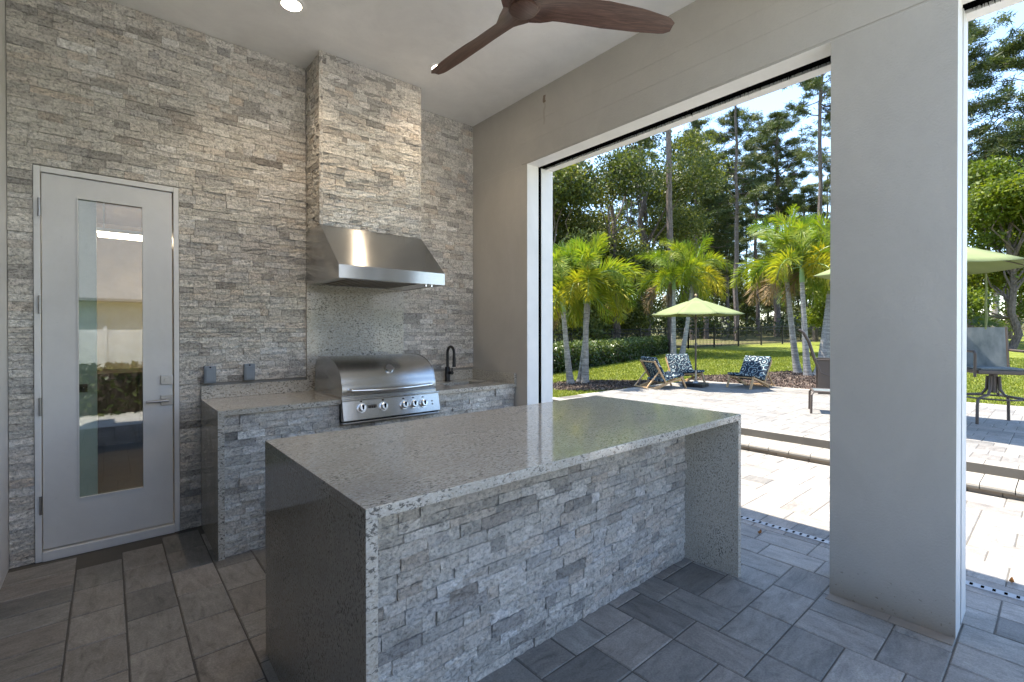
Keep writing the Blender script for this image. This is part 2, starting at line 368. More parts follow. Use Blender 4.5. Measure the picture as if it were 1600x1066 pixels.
def lay_pavers(parent, rects, z, mat, th=.05, seed=3):
    rnd = random.Random(seed); items = []
    for x0, y0, x1, y1, h in rects:
        c = ((x0+x1)/2, (y0+y1)/2, z); items.append((px_area(c, (x1-x0)*(y1-y0)), x0, y0, x1, y1, h))
    items.sort(reverse=True); rest = dict(v=[], f=[], t=[], p=[])
    for n, (_, x0, y0, x1, y1, h) in enumerate(items):
        g, c = .0021, .0045; x0 += g; y0 += g; x1 -= g; y1 -= g; dz = [rnd.uniform(-.0016, .0016) for _ in range(4)]
        vs = []
        for inset, zz in ((0, -th), (0, -c), (c, 0)):
            for k, (xx, yy) in enumerate(((x0+inset, y0+inset), (x1-inset, y0+inset), (x1-inset, y1-inset), (x0+inset, y1-inset))):
                vs.append((xx, yy, z+zz+(dz[k] if zz > -th else 0)))
        fs = [(8, 9, 10, 11)]+[(a, (a+1) % 4, 4+(a+1) % 4, 4+a) for a in range(4)]+[(4+a, 4+(a+1) % 4, 8+(a+1) % 4, 8+a) for a in range(4)]
        tt = (min(1, max(0, rnd.gauss(.5, .26))), rnd.random()**2.2, rnd.random()); o3 = rnd.uniform(0, 40)
        pu = [((v[0] if h else v[1])+o3, (v[1] if h else v[0])+o3*.7, 0) for v in vs]
        if n < 300: mk('paver', vs, fs, mat, parent, tint=[tt]*12, puv=pu)
        else:
            b = len(rest['v']); rest['v'] += vs; rest['f'] += [tuple(i+b for i in f) for f in fs]; rest['t'] += [tt]*12; rest['p'] += pu
    if rest['v']: tag(mk('paver_field', rest['v'], rest['f'], mat, parent, tint=rest['t'], puv=rest['p']), kind='stuff')
pf = empty('patio_floor', (0, 0, 0), kind='structure')
g = G().box((-3.6, -5.105, -.30), (2.84, 3.0, -.0035)); g.mk('sand_bed', 'joint', pf)
RM = [r for r in paver_layout(-3.385, 2.80, -5.1, 2.0, seed=5) if not (r[0] < .30 and r[3] > .03)]
RM = [(r[0], r[1], r[2], min(r[3], .03) if r[0] < .30 else r[3], r[4]) for r in RM]
lay_pavers(pf, RM, 0.0, 'paver')
for ya, yb in ((-3.728, -3.50), (-3.497, -3.238)): mk('paver', G().box((-.075, ya, .0005), (-.0015, yb, .004)).v, G().box((0, 0, 0), (1, 1, 1)).f, 'riserstone', pf)
pdk = tag(G().box((-12, -16, -.3), (2.77, -5.11, .002)).mk('bounce_deck', 'deckpale'), kind='structure')  # unseen pale ground added behind the camera to bounce sunlight indoors
up = empty('upper_patio', (0, 0, 0), kind='structure')
PX0, PX1, PY0, PY1 = 3.42, 8.30, -13.0, 2.02
g = G().box((3.2, PY0-.1, -.3), (PX1+.1, PY1+.1, ZP-.0035)); g.mk('sand_bed', 'joint', up)
lay_pavers(up, paver_layout(PX0, PX1-.14, PY0, PY1-.14, seed=11), ZP, 'paverlight', seed=8)
y = PY0
while y < PY1-.05:
    mk_l = min(.27, PY1-y); vs = G().box((PX1-.138, y+.002, ZP-.05), (PX1+.10, y+mk_l-.002, ZP+.002), .006); vs.mk('border_stone', 'capstone', up); y += mk_l
x = PX0+.6
while x < PX1-.2:
    vs = G().box((x+.002, PY1-.138, ZP-.05), (x+.268, PY1+.10, ZP+.002), .006); vs.mk('border_stone', 'capstone', up); x += .27
# steps
for xf, zt, lab, dep in ((2.78, .09, 'lower pale paver step with rounded coping, next to the shaded floor', .42), (3.20, .18, 'upper pale paver step with rounded coping, edging the raised patio', .22)):
    st = empty('patio_step', (xf, -3, zt-.09), lab, 'step', 'steps up to the raised patio')
    y = -13.0; k = 0
    while y < 2.0:
        L = .215+random.uniform(-.006, .006); z0 = zt-.052; prof = [(xf+.012, z0), (xf+.002, z0+.010), (xf, z0+.024), (xf+.006, z0+.040), (xf+.020, z0+.050), (xf+.045, zt), (xf+dep, zt), (xf+dep, z0)]
        dz = random.uniform(-.002, .002)
        G().prism([(u, v+dz) for u, v in prof], 'y', y+.003, y+L-.003).mk('coping_stone', 'capstone', st); y += L
    y = -13.0
    while y < 2.0:
        L = random.choice((.22, .30, .33)); G().box((xf+.03+random.uniform(0, .006), y+.003, zt-.10), (xf+.2, y+L-.003, zt-.054), .004).mk('riser_stone', 'riserstone', st); y += L
    G().box((xf+.045, -13, zt-.2), (xf+dep, 2.0, zt-.056)).mk('backfill', 'joint', st)

# trench drain
dr = empty('trench_drain', (.70, -3, 0), 'narrow grey slotted trench drain along the open side of the floor', 'drain')
G().box((.672, -8.4, -.02), (.728, 1.9, .0045), .001).mk('channel', 'drain', dr)
g = G()
for k in range(230): yy = -8.35+k*.0445; g.box((.685, yy, .0035), (.715, yy+.013, .0065))
tag(g.mk('slot', 'rubber', dr), kind='stuff')

# ---------------------------------------------------------------- building shell
T = .33; OZ = 2.935; HZ = 3.554
def wall_box(g, lo, hi): g.box(lo, hi)
def wall_piece(name, boxes, parent, greyside=lambda n, c: n.x < -.9 and c.x < .01):
    g = G(); [g.box(a, b) for a, b in boxes]; o = g.mk(name, 'white', parent); o.data.materials.append(M['wallgrey'])
    for p in o.data.polygons:
        if greyside(p.normal, p.center+Vector(worldloc(o))): p.material_index = 1
    return o
sw = empty('side_wall', (T/2, -4.2, 0), 'grey painted side wall with two tall openings to the garden', 'wall')
JX0, JX1 = .142, .180; HX0, HX1 = .145, .245
def pier(y0, y1, name='pier', tracks=(True, True)):
    a = .005 if tracks[0] else 0; b = .005 if tracks[1] else 0
    wall_piece(name, [((0, y0, -.05), (JX0, y1, OZ)), ((JX1, y0, -.05), (T, y1, OZ))], sw)
    G().box((JX0+.0005, y0+a, -.04), (JX1-.0005, y1-b, OZ-.001)).mk('screen_track', 'rubber', sw)
pier(-.846, 0.0, tracks=(True, False)); pier(-3.73, -3.236); pier(-4.75, -4.4, tracks=(False, True))
wall_piece('header', [((0, -4.75, OZ+.0005), (HX0, 0, 3.9)), ((HX1, -4.75, OZ+.0005), (T, 0, 3.9))], sw)
G().box((HX0+.0005, -4.75, OZ+.018), (HX1-.0005, 0, 3.89)).mk('screen_housing', 'rubber', sw)
wall_piece('pier', [((0, .002, -.05), (T, 9, 3.9))], sw)
for (za, zb) in ((OZ+.012, 3.1294), (3.1306, 3.2814), (3.2826, HZ-.0015)):
    g = G().box((-.0045, -4.7, za), (.0005, -.775, zb), .0005); g.mk('board', 'wallgrey', sw)
# bristle seal hanging out of the header slot
for y0, y1 in ((-3.234, -.848), (-4.398, -3.732)):
    V = []; Fq = []; n = int((y1-y0)/.0022)
    for i in range(n):
        yy = y0+(y1-y0)*i/n; xx = random.uniform(HX0+.01, HX1-.004); zl = OZ+random.uniform(-.012, .012)
        k = len(V); V += [(xx, yy, OZ+.05), (xx+random.uniform(-.008, .008), yy+random.uniform(.006, .016), OZ+.05), (xx+random.uniform(-.012, .012), yy+random.uniform(-.006, .012), zl)]; Fq.append((k, k+1, k+2))
    tag(mk('brush_seal', V, Fq, 'rubber', sw), kind='stuff')
# ceiling and roof
ce = empty('ceiling', (-1.7, -4.2, HZ), kind='structure')
G().box((-3.6, -4.15, HZ), (-.0005, .0, 3.70)).mk('ceiling_board', 'ceiling', ce)
rf = empty('roof', (-1.7, -4, 3.7), 'flat roof slab over the covered kitchen', 'roof')
G().box((-7, -4.15, 3.701), (-.0005, 9, 3.9)).mk('roof_slab', 'white', rf)
# left wall and rear wall
lw = empty('end_wall', (-3.49, -4, 0), 'pale grey wall edge beside the door at far left', 'wall')
G().box((-3.6, -.30, -.05), (-3.372, .16, HZ-.0005)).mk('wall_panel', 'trimpaint', lw)
G().box((-3.6, -4.75, 2.5), (-3.372, -.3005, 3.5535)).mk('lintel', 'wallgrey', lw)
sd = empty('unseen_dark_panels', (-3.45, -2.8, 0), 'added dark glazed panels along the left side, unseen, absorbing light', 'door')  # invented dark panels, unseen, keeping the left floor and island end dark
for k in range(3):
    ya = -4.75+k*1.483; G().box((-3.46, ya+.06, .06), (-3.45, ya+1.42, 2.44)).mk('glass_pane', 'darkglass', sd)
    G().box((-3.48, ya, 0), (-3.43, ya+.0595, 2.499)).box((-3.48, ya+1.4205, 0), (-3.43, ya+1.4825, 2.499)).box((-3.48, ya+.06, 0), (-3.43, ya+1.42, .0595)).box((-3.48, ya+.06, 2.4405), (-3.43, ya+1.42, 2.499)).mk('panel_frame', 'brownmetal', sd)

# ---------------------------------------------------------------- stone veneer
def veneer(parent, org, u, n, u0, u1, v0, v1, holes=(), seed=1, depth=(.001, .0065), back=.028, maxparts=300):
    """ledger stones on a vertical plane: org + u*a + z*b, faces along n"""
    rnd = random.Random(seed); org = Vector(org); u = Vector(u); n = Vector(n); zv = Vector((0, 0, 1)); items = []
    z = v0
    while z < v1-.004:
        h = rnd.choice((.034, .042, .046, .05, .05, .056)); h = min(h, v1-z)
        if v1-z-h < .02: h = v1-z
        spans = [(u0, u1)]
        for a0, a1, b0, b1 in holes:
            if z+h > b0+.004 and z < b1-.004:
                ns = []
                for s0, s1 in spans:
                    if a1 <= s0 or a0 >= s1: ns.append((s0, s1)); continue
                    if a0 > s0: ns.append((s0, a0))
                    if a1 < s1: ns.append((a1, s1))
                spans = ns
        for s0, s1 in spans:
            a = s0
            while a < s1-.002:
                L = rnd.choice((.06, .08, .095, .11, .125, .14, .17, .20))*rnd.uniform(.85, 1.15)
                if s1-a-L < .06: L = s1-a
                L = min(L, s1-a); c = org+u*(a+L/2)+zv*(z+h/2); items.append((px_area(np.array(c), L*h), a, z, L, h)); a += L
        z += h
    items.sort(reverse=True); rest = G()
    for k, (_, a, z, L, h) in enumerate(items):
        nx = 4 if L > .13 else 3; nz = 3; d0 = rnd.uniform(*depth); tiltx = rnd.uniform(-.002, .002); g = .0002
        if rnd.random() < .06: d0 += .005
        vs = []; bs = []
        for j in range(nz+1):
            for i in range(nx+1):
                fu, fv = i/nx, j/nz; edge = i in (0, nx) or j in (0, nz); corner = i in (0, nx) and j in (0, nz)
                dd = d0+tiltx*(fu-.5)*2+rnd.uniform(-.0044, .0044)-(.0003 if edge else 0)
                uu = a+g+(L-2*g)*fu+(rnd.uniform(-.008, .008) if 0 < i < nx else rnd.uniform(0, .0015)*(1 if i == 0 else -1))
                vv = z+g+(h-2*g)*fv+(rnd.uniform(-.006, .006) if 0 < j < nz else rnd.uniform(0, .0018)*(1 if j == 0 else -1))
                vs.append(tuple(org+u*uu+zv*vv+n*dd)); bs.append(tuple(org+u*uu+zv*vv-n*back))
        N = len(vs); W = nx+1; fs = [(j*W+i, j*W+i+1, (j+1)*W+i+1, (j+1)*W+i) for j in range(nz) for i in range(nx)]
        ring = [i for i in range(W)]+[j*W+nx for j in range(1, nz+1)]+[nz*W+i for i in range(nx-1, -1, -1)]+[j*W for j in range(nz-1, 0, -1)]
        idx = {r: N+q for q, r in enumerate(ring)}; vs += [bs[r] for r in ring]
        for q, r in enumerate(ring):
            r2 = ring[(q+1) % len(ring)]; fs.append((r, idx[r], idx[r2], r2))
        tt = (min(1, max(0, rnd.gauss(.57, .19))), rnd.random()**2, rnd.random())
        if rnd.random() < .035: tt = (rnd.uniform(.08, .24), .6*rnd.random(), .8)
        if k < maxparts: G().q(vs, fs, tt).mk('stone', 'stone', parent)
        else: rest.q(vs, fs, tt)
    if rest.v: tag(rest.mk('stone_field', 'stone', parent), kind='stuff')
DX0, DX1, DZ = -3.261, -2.542, 2.407
CX0, CDEP, CZ = -2.415, .698, .915; CH0, CH1, CHD = -1.686, -.816, .354
HZ1, HZ2, HZ3, HD = 2.219, 1.877, 1.781, .733
stw = empty('stone_wall', (-1.7, .03, 0), 'tall wall of stacked split-face grey and tan ledger stone', 'wall')
g = G().box((-3.371, .012, -.05), (DX0+.001, .16, HZ-.001)).box((DX1-.001, .012, -.05), (-.0005, .16, HZ-.001)).box((DX0+.001, .012, DZ-.001), (DX1-.001, .16, HZ-.001)); g.mk('backing', 'mortar', stw)
veneer(stw, (0, .0, 0), (1, 0, 0), (0, -1, 0), -3.370, -.002, .0, HZ-.002,
       holes=[(DX0-.002, DX1+.002, -1, DZ+.004), (CX0, 0, -1, 1.012), (CH0, CH1, -1, 9), (CH0, CH1, 0, HZ1)], seed=21, back=.011)
ch = empty('chimney_breast', ((CH0+CH1)/2, -.17, HZ1), 'stone clad chimney breast rising from the range hood to the ceiling', 'chimney breast')
G().box((CH0+.012, -CHD+.012, HZ1+.004), (CH1-.012, .0, HZ-.001)).mk('backing', 'mortar', ch)
veneer(ch, (0, -CHD+.012, 0), (1, 0, 0), (0, -1, 0), CH0-.004, CH1+.004, HZ1+.002, HZ-.002, seed=31, back=.010)
veneer(ch, (CH0+.012, 0, 0), (0, 1, 0), (-1, 0, 0), -CHD+.004, -.004, HZ1+.002, HZ-.002, seed=32, back=.010)
veneer(ch, (CH1-.012, 0, 0), (0, 1, 0), (1, 0, 0), -CHD+.004, -.004, HZ1+.002, HZ-.002, seed=33, back=.010)

# ================================================================ DOOR
dr = empty('glazed_door', ((DX0+DX1)/2, -.01, 0), 'grey painted outside door with a tall narrow glass pane', 'door')
fw = .030; FY = -.012
g = G().box((DX0, FY, 0), (DX0+fw, .15, DZ), .003).box((DX1-fw, FY, 0), (DX1, .15, DZ), .003).box((DX0+fw+.0005, FY, DZ-.034), (DX1-fw-.0005, .15, DZ), .003)
g.mk('door_frame', 'trimpaint', dr)
G().box((DX0+fw+.0005, FY-.010, .0), (DX1-fw-.0005, .15, .060), .004).mk('threshold', 'trimpaint', dr)
L0, L1, LZ0, LZ1 = DX0+fw+.005, DX1-fw-.008, .070, DZ-.040; GX0, GX1, GZ0, GZ1 = -3.070, -2.735, .343, 2.247; LY0, LY1 = -.002, .043
leaf = G()
leaf.box((L0, LY0, LZ0), (GX0, LY1, LZ1)).box((GX1, LY0, LZ0), (L1, LY1, LZ1))
leaf.box((GX0, LY0, LZ0), (GX1, LY1, GZ0)).box((GX0, LY0, GZ1), (GX1, LY1, LZ1))
lf = leaf.mk('door_leaf', 'doorpaint', dr)
b = G()
for lo, hi in (((GX0, LY0-.004, GZ0), (GX0+.008, LY0+.01, GZ1)), ((GX1-.008, LY0-.004, GZ0), (GX1, LY0+.01, GZ1)), ((GX0+.0085, LY0-.004, GZ0), (GX1-.0085, LY0+.01, GZ0+.008)), ((GX0+.0085, LY0-.004, GZ1-.008), (GX1-.0085, LY0+.01, GZ1))): b.box(lo, hi, .001)
b.mk('glazing_bead', 'doorpaint', lf)
G().box((GX0+.003, .014, GZ0+.003), (GX1-.003, .020, GZ1-.003)).mk('glass_pane', 'glass', dr)
for z in (2.155, 1.565, .945, .345):
    G().cyl((DX0+fw-.004, FY-.007, z-.055), (DX0+fw-.004, FY-.007, z+.055), .0075, 10).mk('hinge', 'nickel', dr, smooth=True)
hx = -2.612
h = G().box((hx-.035, LY0-.010, .893), (hx+.035, LY0, .963), .002); hh = h.mk('door_handle', 'nickel', dr)
G().cyl((hx, LY0-.010, .928), (hx, LY0-.052, .928), .010, 12).tube([(hx+.006, LY0-.052, .928), (hx-.07, LY0-.054, .928), (hx-.118, LY0-.050, .928)], [.010, .009, .0085], 12).mk('lever', 'nickel', hh, smooth=True)
h = G().box((hx-.035, LY0-.010, 1.036), (hx+.035, LY0, 1.100), .002); hh = h.mk('deadbolt', 'nickel', dr)
G().cyl((hx, LY0-.010, 1.066), (hx, LY0-.022, 1.066), .017, 18).box((hx-.012, LY0-.026, 1.063), (hx+.012, LY0-.0215, 1.069)).mk('keyway', 'nickel', hh)
# room behind the door
rm = empty('utility_room', (-3.2, 1.9, 0), 'dim tan room seen through the door glass', 'room')
g = G().box((-5.0, .161, -.05), (-.9, 4.0, -.002)); g.mk('floor', 'darkfloor', rm)
g = G().box((-5.0, 4.0, 0), (-.9, 4.1, 2.8)).box((-5.1, .161, 0), (-5.001, 4.0, 2.8)).box((-.9, .161, 0), (-.8, 4.0, 2.8)); g.mk('wall', 'roomwall', rm)
G().box((-5.1, .161, 2.8), (-.8, 4.1, 2.9)).mk('ceiling', 'roomwall', rm)
cb = empty('base_cabinet', (-2.4, 3.6, 0), 'dark wood base cabinet inside the room behind the door', 'cabinet')
G().box((-3.2, 3.2, .08), (-1.0, 3.99, .88), .004).mk('carcass', 'cabinet', cb); G().box((-3.22, 3.16, .881), (-1.0, 3.99, .92), .004).mk('worktop', 'cabinet', cb)
for k in range(4): G().box((-3.19+k*.55, 3.185, .12), (-2.66+k*.55, 3.199, .86), .003).mk('cabinet_door', 'cabinet', cb)
idr = empty('inner_door', (-3.36, .75, 0), 'pale inner door standing open behind the glass', 'door')
G().box((-3.75, .72, .02), (-2.985, .765, 2.75), .003).mk('door_leaf', 'palepanel', idr)
h = G().box((-3.10, .712, .95), (-3.04, .7195, 1.01)).cyl((-3.07, .712, .98), (-3.07, .67, .98), .01).tube([(-3.07, .67, .98), (-3.17, .67, .98)], .008); h.mk('door_handle', 'darkmetal', idr)
tl = empty('tube_light', (-2.2, 2.6, 2.45), 'lit warm tube light under the ceiling behind the glass', 'light')
G().box((-3.0, 2.55, 2.42), (-1.3, 2.68, 2.46), .004).mk('diffuser', 'tube', tl); G().box((-3.02, 2.54, 2.461), (-1.28, 2.69, 2.50)).mk('housing', 'sidingwhite', tl)
for xx in (-2.95, -1.35): G().cyl((xx, 2.61, 2.50), (xx, 2.61, 2.80), .008, 8).mk('stem', 'sidingwhite', tl)

# ================================================================ BACK COUNTER
bc = empty('grill_counter', (-1.2, -.35, 0), 'long stone-fronted counter with granite top along the stone wall', 'counter')
g = G(); z0 = CZ-.032; GX_0, GX_1 = -1.655, -.880
SX0, SX1, SY0, SY1 = -.585, -.215, -.475, -.225
for lo, hi in (((CX0, -CDEP, z0), (GX_0, -.0125, CZ)), ((GX_0+.0004, -.10, z0), (GX_1-.0004, -.0125, CZ)), ((GX_1, -CDEP, z0), (SX0, -.0125, CZ)), ((SX0+.0002, -CDEP, z0), (SX1-.0002, SY0, CZ)), ((SX0+.0002, SY1, z0), (SX1-.0002, -.0125, CZ)), ((SX1, -CDEP, z0), (-.002, -.0125, CZ))): g.box(lo, hi)
g.mk('countertop', 'granite', bc)
G().box((CX0, -CDEP, 0), (CX0+.035, -.013, z0-.0004)).mk('end_panel', 'granite', bc)
G().box((CX0+.0355, -.64, -.02), (GX_0-.006, -.02, z0-.003)).box((GX_1+.006, -.64, -.02), (-.003, -.02, z0-.30)).box((GX_0-.006, -.64, -.02), (GX_1+.006, -.02, .735)).box((GX_1+.006, -.64, z0-.30), (-.003, -.50, z0-.003)).mk('core', 'mortar', bc)
veneer(bc, (0, -.662, 0), (1, 0, 0), (0, -1, 0), CX0+.036, -.004, .0, z0-.002, holes=[(GX_0-.006, GX_1+.004, .735, 2)], seed=41, back=.02, depth=(.0, .012))
G().box((CX0, -.0335, CZ+.0004), (CH0-.0005, -.0005, 1.010), .0015).mk('backsplash', 'granite', bc)
G().box((CH0, -.0225, CZ+.0004), (CH1, -.0005, HZ3+.02), .0015).mk('tall_backsplash', 'granite', bc)
G().box((CH1+.0005, -.0335, CZ+.0004), (-.0325, -.0005, 1.010), .0015).mk('backsplash', 'granite', bc)
G().box((-.032, -CDEP, CZ+.0004), (-.0052, -.0005, 1.010), .0015).mk('side_splash', 'granite', bc)
# sink and tap
sk = empty('sink', ((SX0+SX1)/2, (SY0+SY1)/2, .70), 'small dark undermount sink set into the granite by the side wall', 'sink')
g = G().box((SX0-.01, SY0-.01, .70), (SX1+.01, SY1+.01, .705)).box((SX0-.01, SY0-.01, .705), (SX0-.002, SY1+.01, z0-.001)).box((SX1+.002, SY0-.01, .705), (SX1+.01, SY1+.01, z0-.001)).box((SX0-.002, SY0-.01, .705), (SX1+.002, SY0-.002, z0-.001)).box((SX0-.002, SY1+.002, .705), (SX1+.002, SY1+.01, z0-.001))
g.mk('basin', 'darkmetal', sk); G().cyl((-.40, -.35, .705), (-.40, -.35, .709), .03).mk('plug_hole', 'chrome', sk)
fa = empty('faucet', (-.372, -.085, CZ), 'matte black arched pull-down faucet behind the sink', 'faucet')
fx, fy_ = -.372, -.085
G().lathe([(.030, .0), (.030, .006), (.0235, .010), (.0235, .135), (.020, .14)], (fx, fy_, CZ)).mk('body', 'blackmat', fa, smooth=True)
pth = [(fx, fy_, CZ+.13), (fx, fy_, CZ+.24)]+[(fx, fy_-.058+.058*math.cos(a), CZ+.275+.065*math.sin(a)) for a in np.linspace(.1, PI-.05, 12)]+[(fx, fy_-.116, CZ+.24)]
G().tube(pth, .0135, 12).mk('spout', 'blackmat', fa, smooth=True)
G().tube([(fx, fy_-.116, CZ+.245), (fx, fy_-.116, CZ+.17), (fx, fy_-.116, CZ+.145)], [.015, .0165, .0185], 12).mk('spray_head', 'blackmat', fa, smooth=True)
G().tube([(fx, fy_-.02, CZ+.085), (fx, fy_-.085, CZ+.085)], [.017, .017], 12).tube([(fx, fy_-.078, CZ+.08), (fx, fy_-.082, CZ+.135)], .006, 8).mk('lever', 'blackmat', fa, smooth=True)
for i, (ox, oz, lab) in enumerate(((-2.362, 1.090, 'grey outlet cover on the stone wall nearest the door'), (-2.108, 1.096, 'grey outlet cover on the stone wall nearest the grill'))):
    o = empty('outlet_cover', (ox, -.02, oz-.06), lab, 'outlet', 'outlet covers above the counter')
    G().box((ox-.037, -.048, oz-.062), (ox+.037, -.016, oz+.062), .004).mk('cover_box', 'boxgrey', o); G().box((ox-.028, -.054, oz-.052), (ox+.028, -.0475, oz+.046), .003).mk('flap', 'boxgrey', o)
    G().cyl((ox, -.050, oz+.053), (ox, -.0475, oz+.053), .006, 10).mk('lock_hole', 'rubber', o)

# ================================================================ GRILL
gr = empty('gas_grill', (-1.27, -.4, .74), 'built-in stainless steel gas grill with curved lid and five knobs', 'grill')
X0, X1 = -1.653, -.882
prof = [(-.690, .935), (-.698, .960), (-.696, 1.008)]+[(-.372-.315*math.cos(a), 1.010+.195*math.sin(a)) for a in np.linspace(.06, PI/2, 14)]+[(-.30, 1.207), (-.20, 1.195), (-.14, 1.165), (-.115, 1.10), (-.11, .935)]
lid = G().prism(prof, 'x', X0+.004, X1-.004).mk('lid', 'steel', gr, smooth=True)
for xa, xb in ((X0, X0+.0038), (X1-.0038, X1)):
    pr2 = [(-.400+(u+.400)*1.008, .935+(v-.935)*1.012) for u, v in prof]; G().prism(pr2, 'x', xa, xb).mk('end_cap', 'steel', lid)
hp = [(X0+.055+(X1-X0-.11)*k/12, -.728-.022*math.sin(PI*k/12), .976-.008*math.sin(PI*k/12)) for k in range(13)]
G().tube(hp, .0125, 12).tube([hp[0], (hp[0][0], -.69, .978)], .011, 10).tube([hp[-1], (hp[-1][0], -.69, .978)], .011, 10).mk('lid_handle', 'chrome', lid, smooth=True)
nrm = Vector((0, -.72, .69)); tc_ = Vector((-1.262, -.640, 1.115))
G().cyl(tc_-nrm*.03, tc_+nrm*.016, .036, 24).mk('thermometer', 'chrome', lid, smooth=True); G().cyl(tc_+nrm*.0162, tc_+nrm*.018, .029, 24).mk('dial', 'nickel', lid)
G().box((X0-.002, -.699, .905), (X1+.002, -.11, .9345), .002).mk('firebox_rim', 'steel', gr)
G().box((X0+.01, -.695, .745), (X1-.01, -.115, .9045)).mk('firebox', 'darkmetal', gr)
pf_ = [(-.696, .903), (-.722, .903), (-.752, .768), (-.742, .760), (-.696, .760)]
pan = G().prism(pf_, 'x', X0-.008, X1+.010).mk('control_panel', 'steel', gr)
G().box((X0-.012, -.735, .904), (X1+.014, -.68, .916), .003).mk('front_ledge', 'steel', gr)
G().box((X0-.008, -.742, .738), (X1+.010, -.69, .752), .003).mk('drip_tray', 'steel', gr)
G().box((X0-.004, -.728, .7525), (X1+.006, -.69, .7595)).mk('shadow_gap', 'rubber', gr)
pn = Vector((0, -.976, .217)); pd = Vector((0, -.217, -.976))
def onpanel(x, z): return Vector((x, -.722-(.903-z)*.222, z))
for kx, kz in ((-1.525, .846), (-1.356, .842), (-1.188, .837), (-1.105, .836), (-1.020, .834)):
    c = onpanel(kx, kz); k = G().cyl(c, c+pn*.008, .034, 24).mk('knob', 'knobsteel', gr, smooth=True)
    G().tube([c+pn*.008, c+pn*.030, c+pn*.034], [.028, .026, .022], 24).mk('dial_grip', 'knobsteel', k, smooth=True)
    rot = Matrix(((1, 0, 0), (0, .976, -.217), (0, .217, .976))); e = c+pn*.036
    G().box((e.x-.0045, e.y-.004, e.z-.019), (e.x+.0045, e.y+.004, e.z+.019), 0, rot).mk('pointer', 'rubber', k)
    e = onpanel(kx, kz+.046)+pn*.0006; G().box((e.x-.008, e.y-.0008, e.z-.005), (e.x+.008, e.y+.0008, e.z+.005), 0, rot).mk('burner_mark', 'rubber', gr)
e = onpanel(-1.445, .845)+pn*.0012; G().box((e.x-.034, e.y-.001, e.z-.019), (e.x+.034, e.y+.001, e.z+.019), 0, rot).mk('badge', 'nickel', gr)
for k in range(3): e = onpanel(-1.462+k*.018, .845)+pn*.0027; G().box((e.x-.004, e.y-.0008, e.z-.009), (e.x+.004, e.y+.0008, e.z+.009), 0, rot).mk('badge_mark', 'darkmetal', gr)
for dz in (.012, -.012): e = onpanel(-.938, .832+dz)+pn*.001; G().cyl(e-pn*.001, e+pn*.002, .006, 10).mk('igniter_button', 'darkmetal', gr)

# ================================================================ HOOD
hd = empty('range_hood', ((CH0+CH1)/2, -.36, HZ3), 'stainless steel canopy range hood fixed over the grill', 'range hood')
e = .0015; sh = .010
G().q([(CH0, -CHD, HZ1), (CH1, -CHD, HZ1), (CH1, -HD, HZ2), (CH0, -HD, HZ2), (CH0+.0, -.004, HZ1), (CH1, -.004, HZ1)], [(0, 3, 2, 1), (0, 1, 5, 4)]).mk('front_slope', 'steel', hd)
for xa, s in ((CH0, 1), (CH1, -1)):
    pr = [(-.004, HZ3), (-.004, HZ1-.0005), (-CHD+.001, HZ1-.0005), (-HD+.001, HZ2-.001), (-HD+.001, HZ3)]
    G().prism(pr, 'x', xa+s*.0003, xa+s*sh).mk('side_panel', 'steel', hd)
G().box((CH0-.0012, -HD-.002, HZ3), (CH1+.0012, -HD+sh, HZ2), .0015).mk('front_lip', 'steel', hd)
G().box((CH0+sh, -HD+sh+.0005, HZ3+.004), (CH0+.07, -.004, HZ3+.020)).box((CH1-.20, -HD+sh+.0005, HZ3+.004), (CH1-sh, -.004, HZ3+.020)).box((CH0+.0705, -HD+sh+.0005, HZ3+.004), (CH1-.2005, -HD+.09, HZ3+.020)).box((CH0+.0705, -.07, HZ3+.004), (CH1-.2005, -.004, HZ3+.020)).mk('underside', 'steel', hd)
G().box((CH0+.0705, -HD+.0905, HZ3+.060), (CH1-.2005, -.0705, HZ3+.066)).mk('filter_back', 'rubber', hd)
for k in range(12):
    xx = CH0+.078+k*.0495; G().box((xx, -HD+.091, HZ3+.006), (xx+.024, -.071, HZ3+.016), .002).mk('baffle', 'slat', hd)
for xx in (-.976, -.923): G().cyl((xx, -HD+.03, HZ3+.003), (xx, -HD+.03, HZ3-.018), .011, 14).mk('hood_knob', 'chrome', hd, smooth=True)

# ================================================================ ISLAND
IX0, IX1, IY0, IY1, IH = -2.405, -.177, -2.85, -1.795, .927
isl = empty('kitchen_island', ((IX0+IX1)/2, (IY0+IY1)/2, 0), 'granite waterfall island with stacked stone front', 'island')
th = .034
G().box((IX0, IY0, IH-th), (IX1, IY1, IH), .0022).mk('countertop', 'granite', isl)
G().box((IX0, IY0, 0), (IX0+th, IY1, IH-th-.0003), .0015).mk('end_panel', 'granite', isl); G().box((IX1-th, IY0, 0), (IX1, IY1, IH-th-.0003), .0015).mk('end_panel', 'granite', isl)
G().box((IX0+th+.0005, -2.512, -.02), (IX1-th-.0005, IY1+.03, IH-th-.001)).mk('core', 'mortar', isl)
veneer(isl, (0, -2.522, 0), (1, 0, 0), (0, -1, 0), IX0+th+.001, IX1-th-.001, 0, IH-th-.002, seed=51, back=.008, depth=(.001, .007))
veneer(isl, (0, IY1+.035, 0), (1, 0, 0), (0, 1, 0), IX0+th+.001, IX1-th-.001, 0, IH-th-.002, seed=52, back=.008, depth=(.002, .012), maxparts=0)

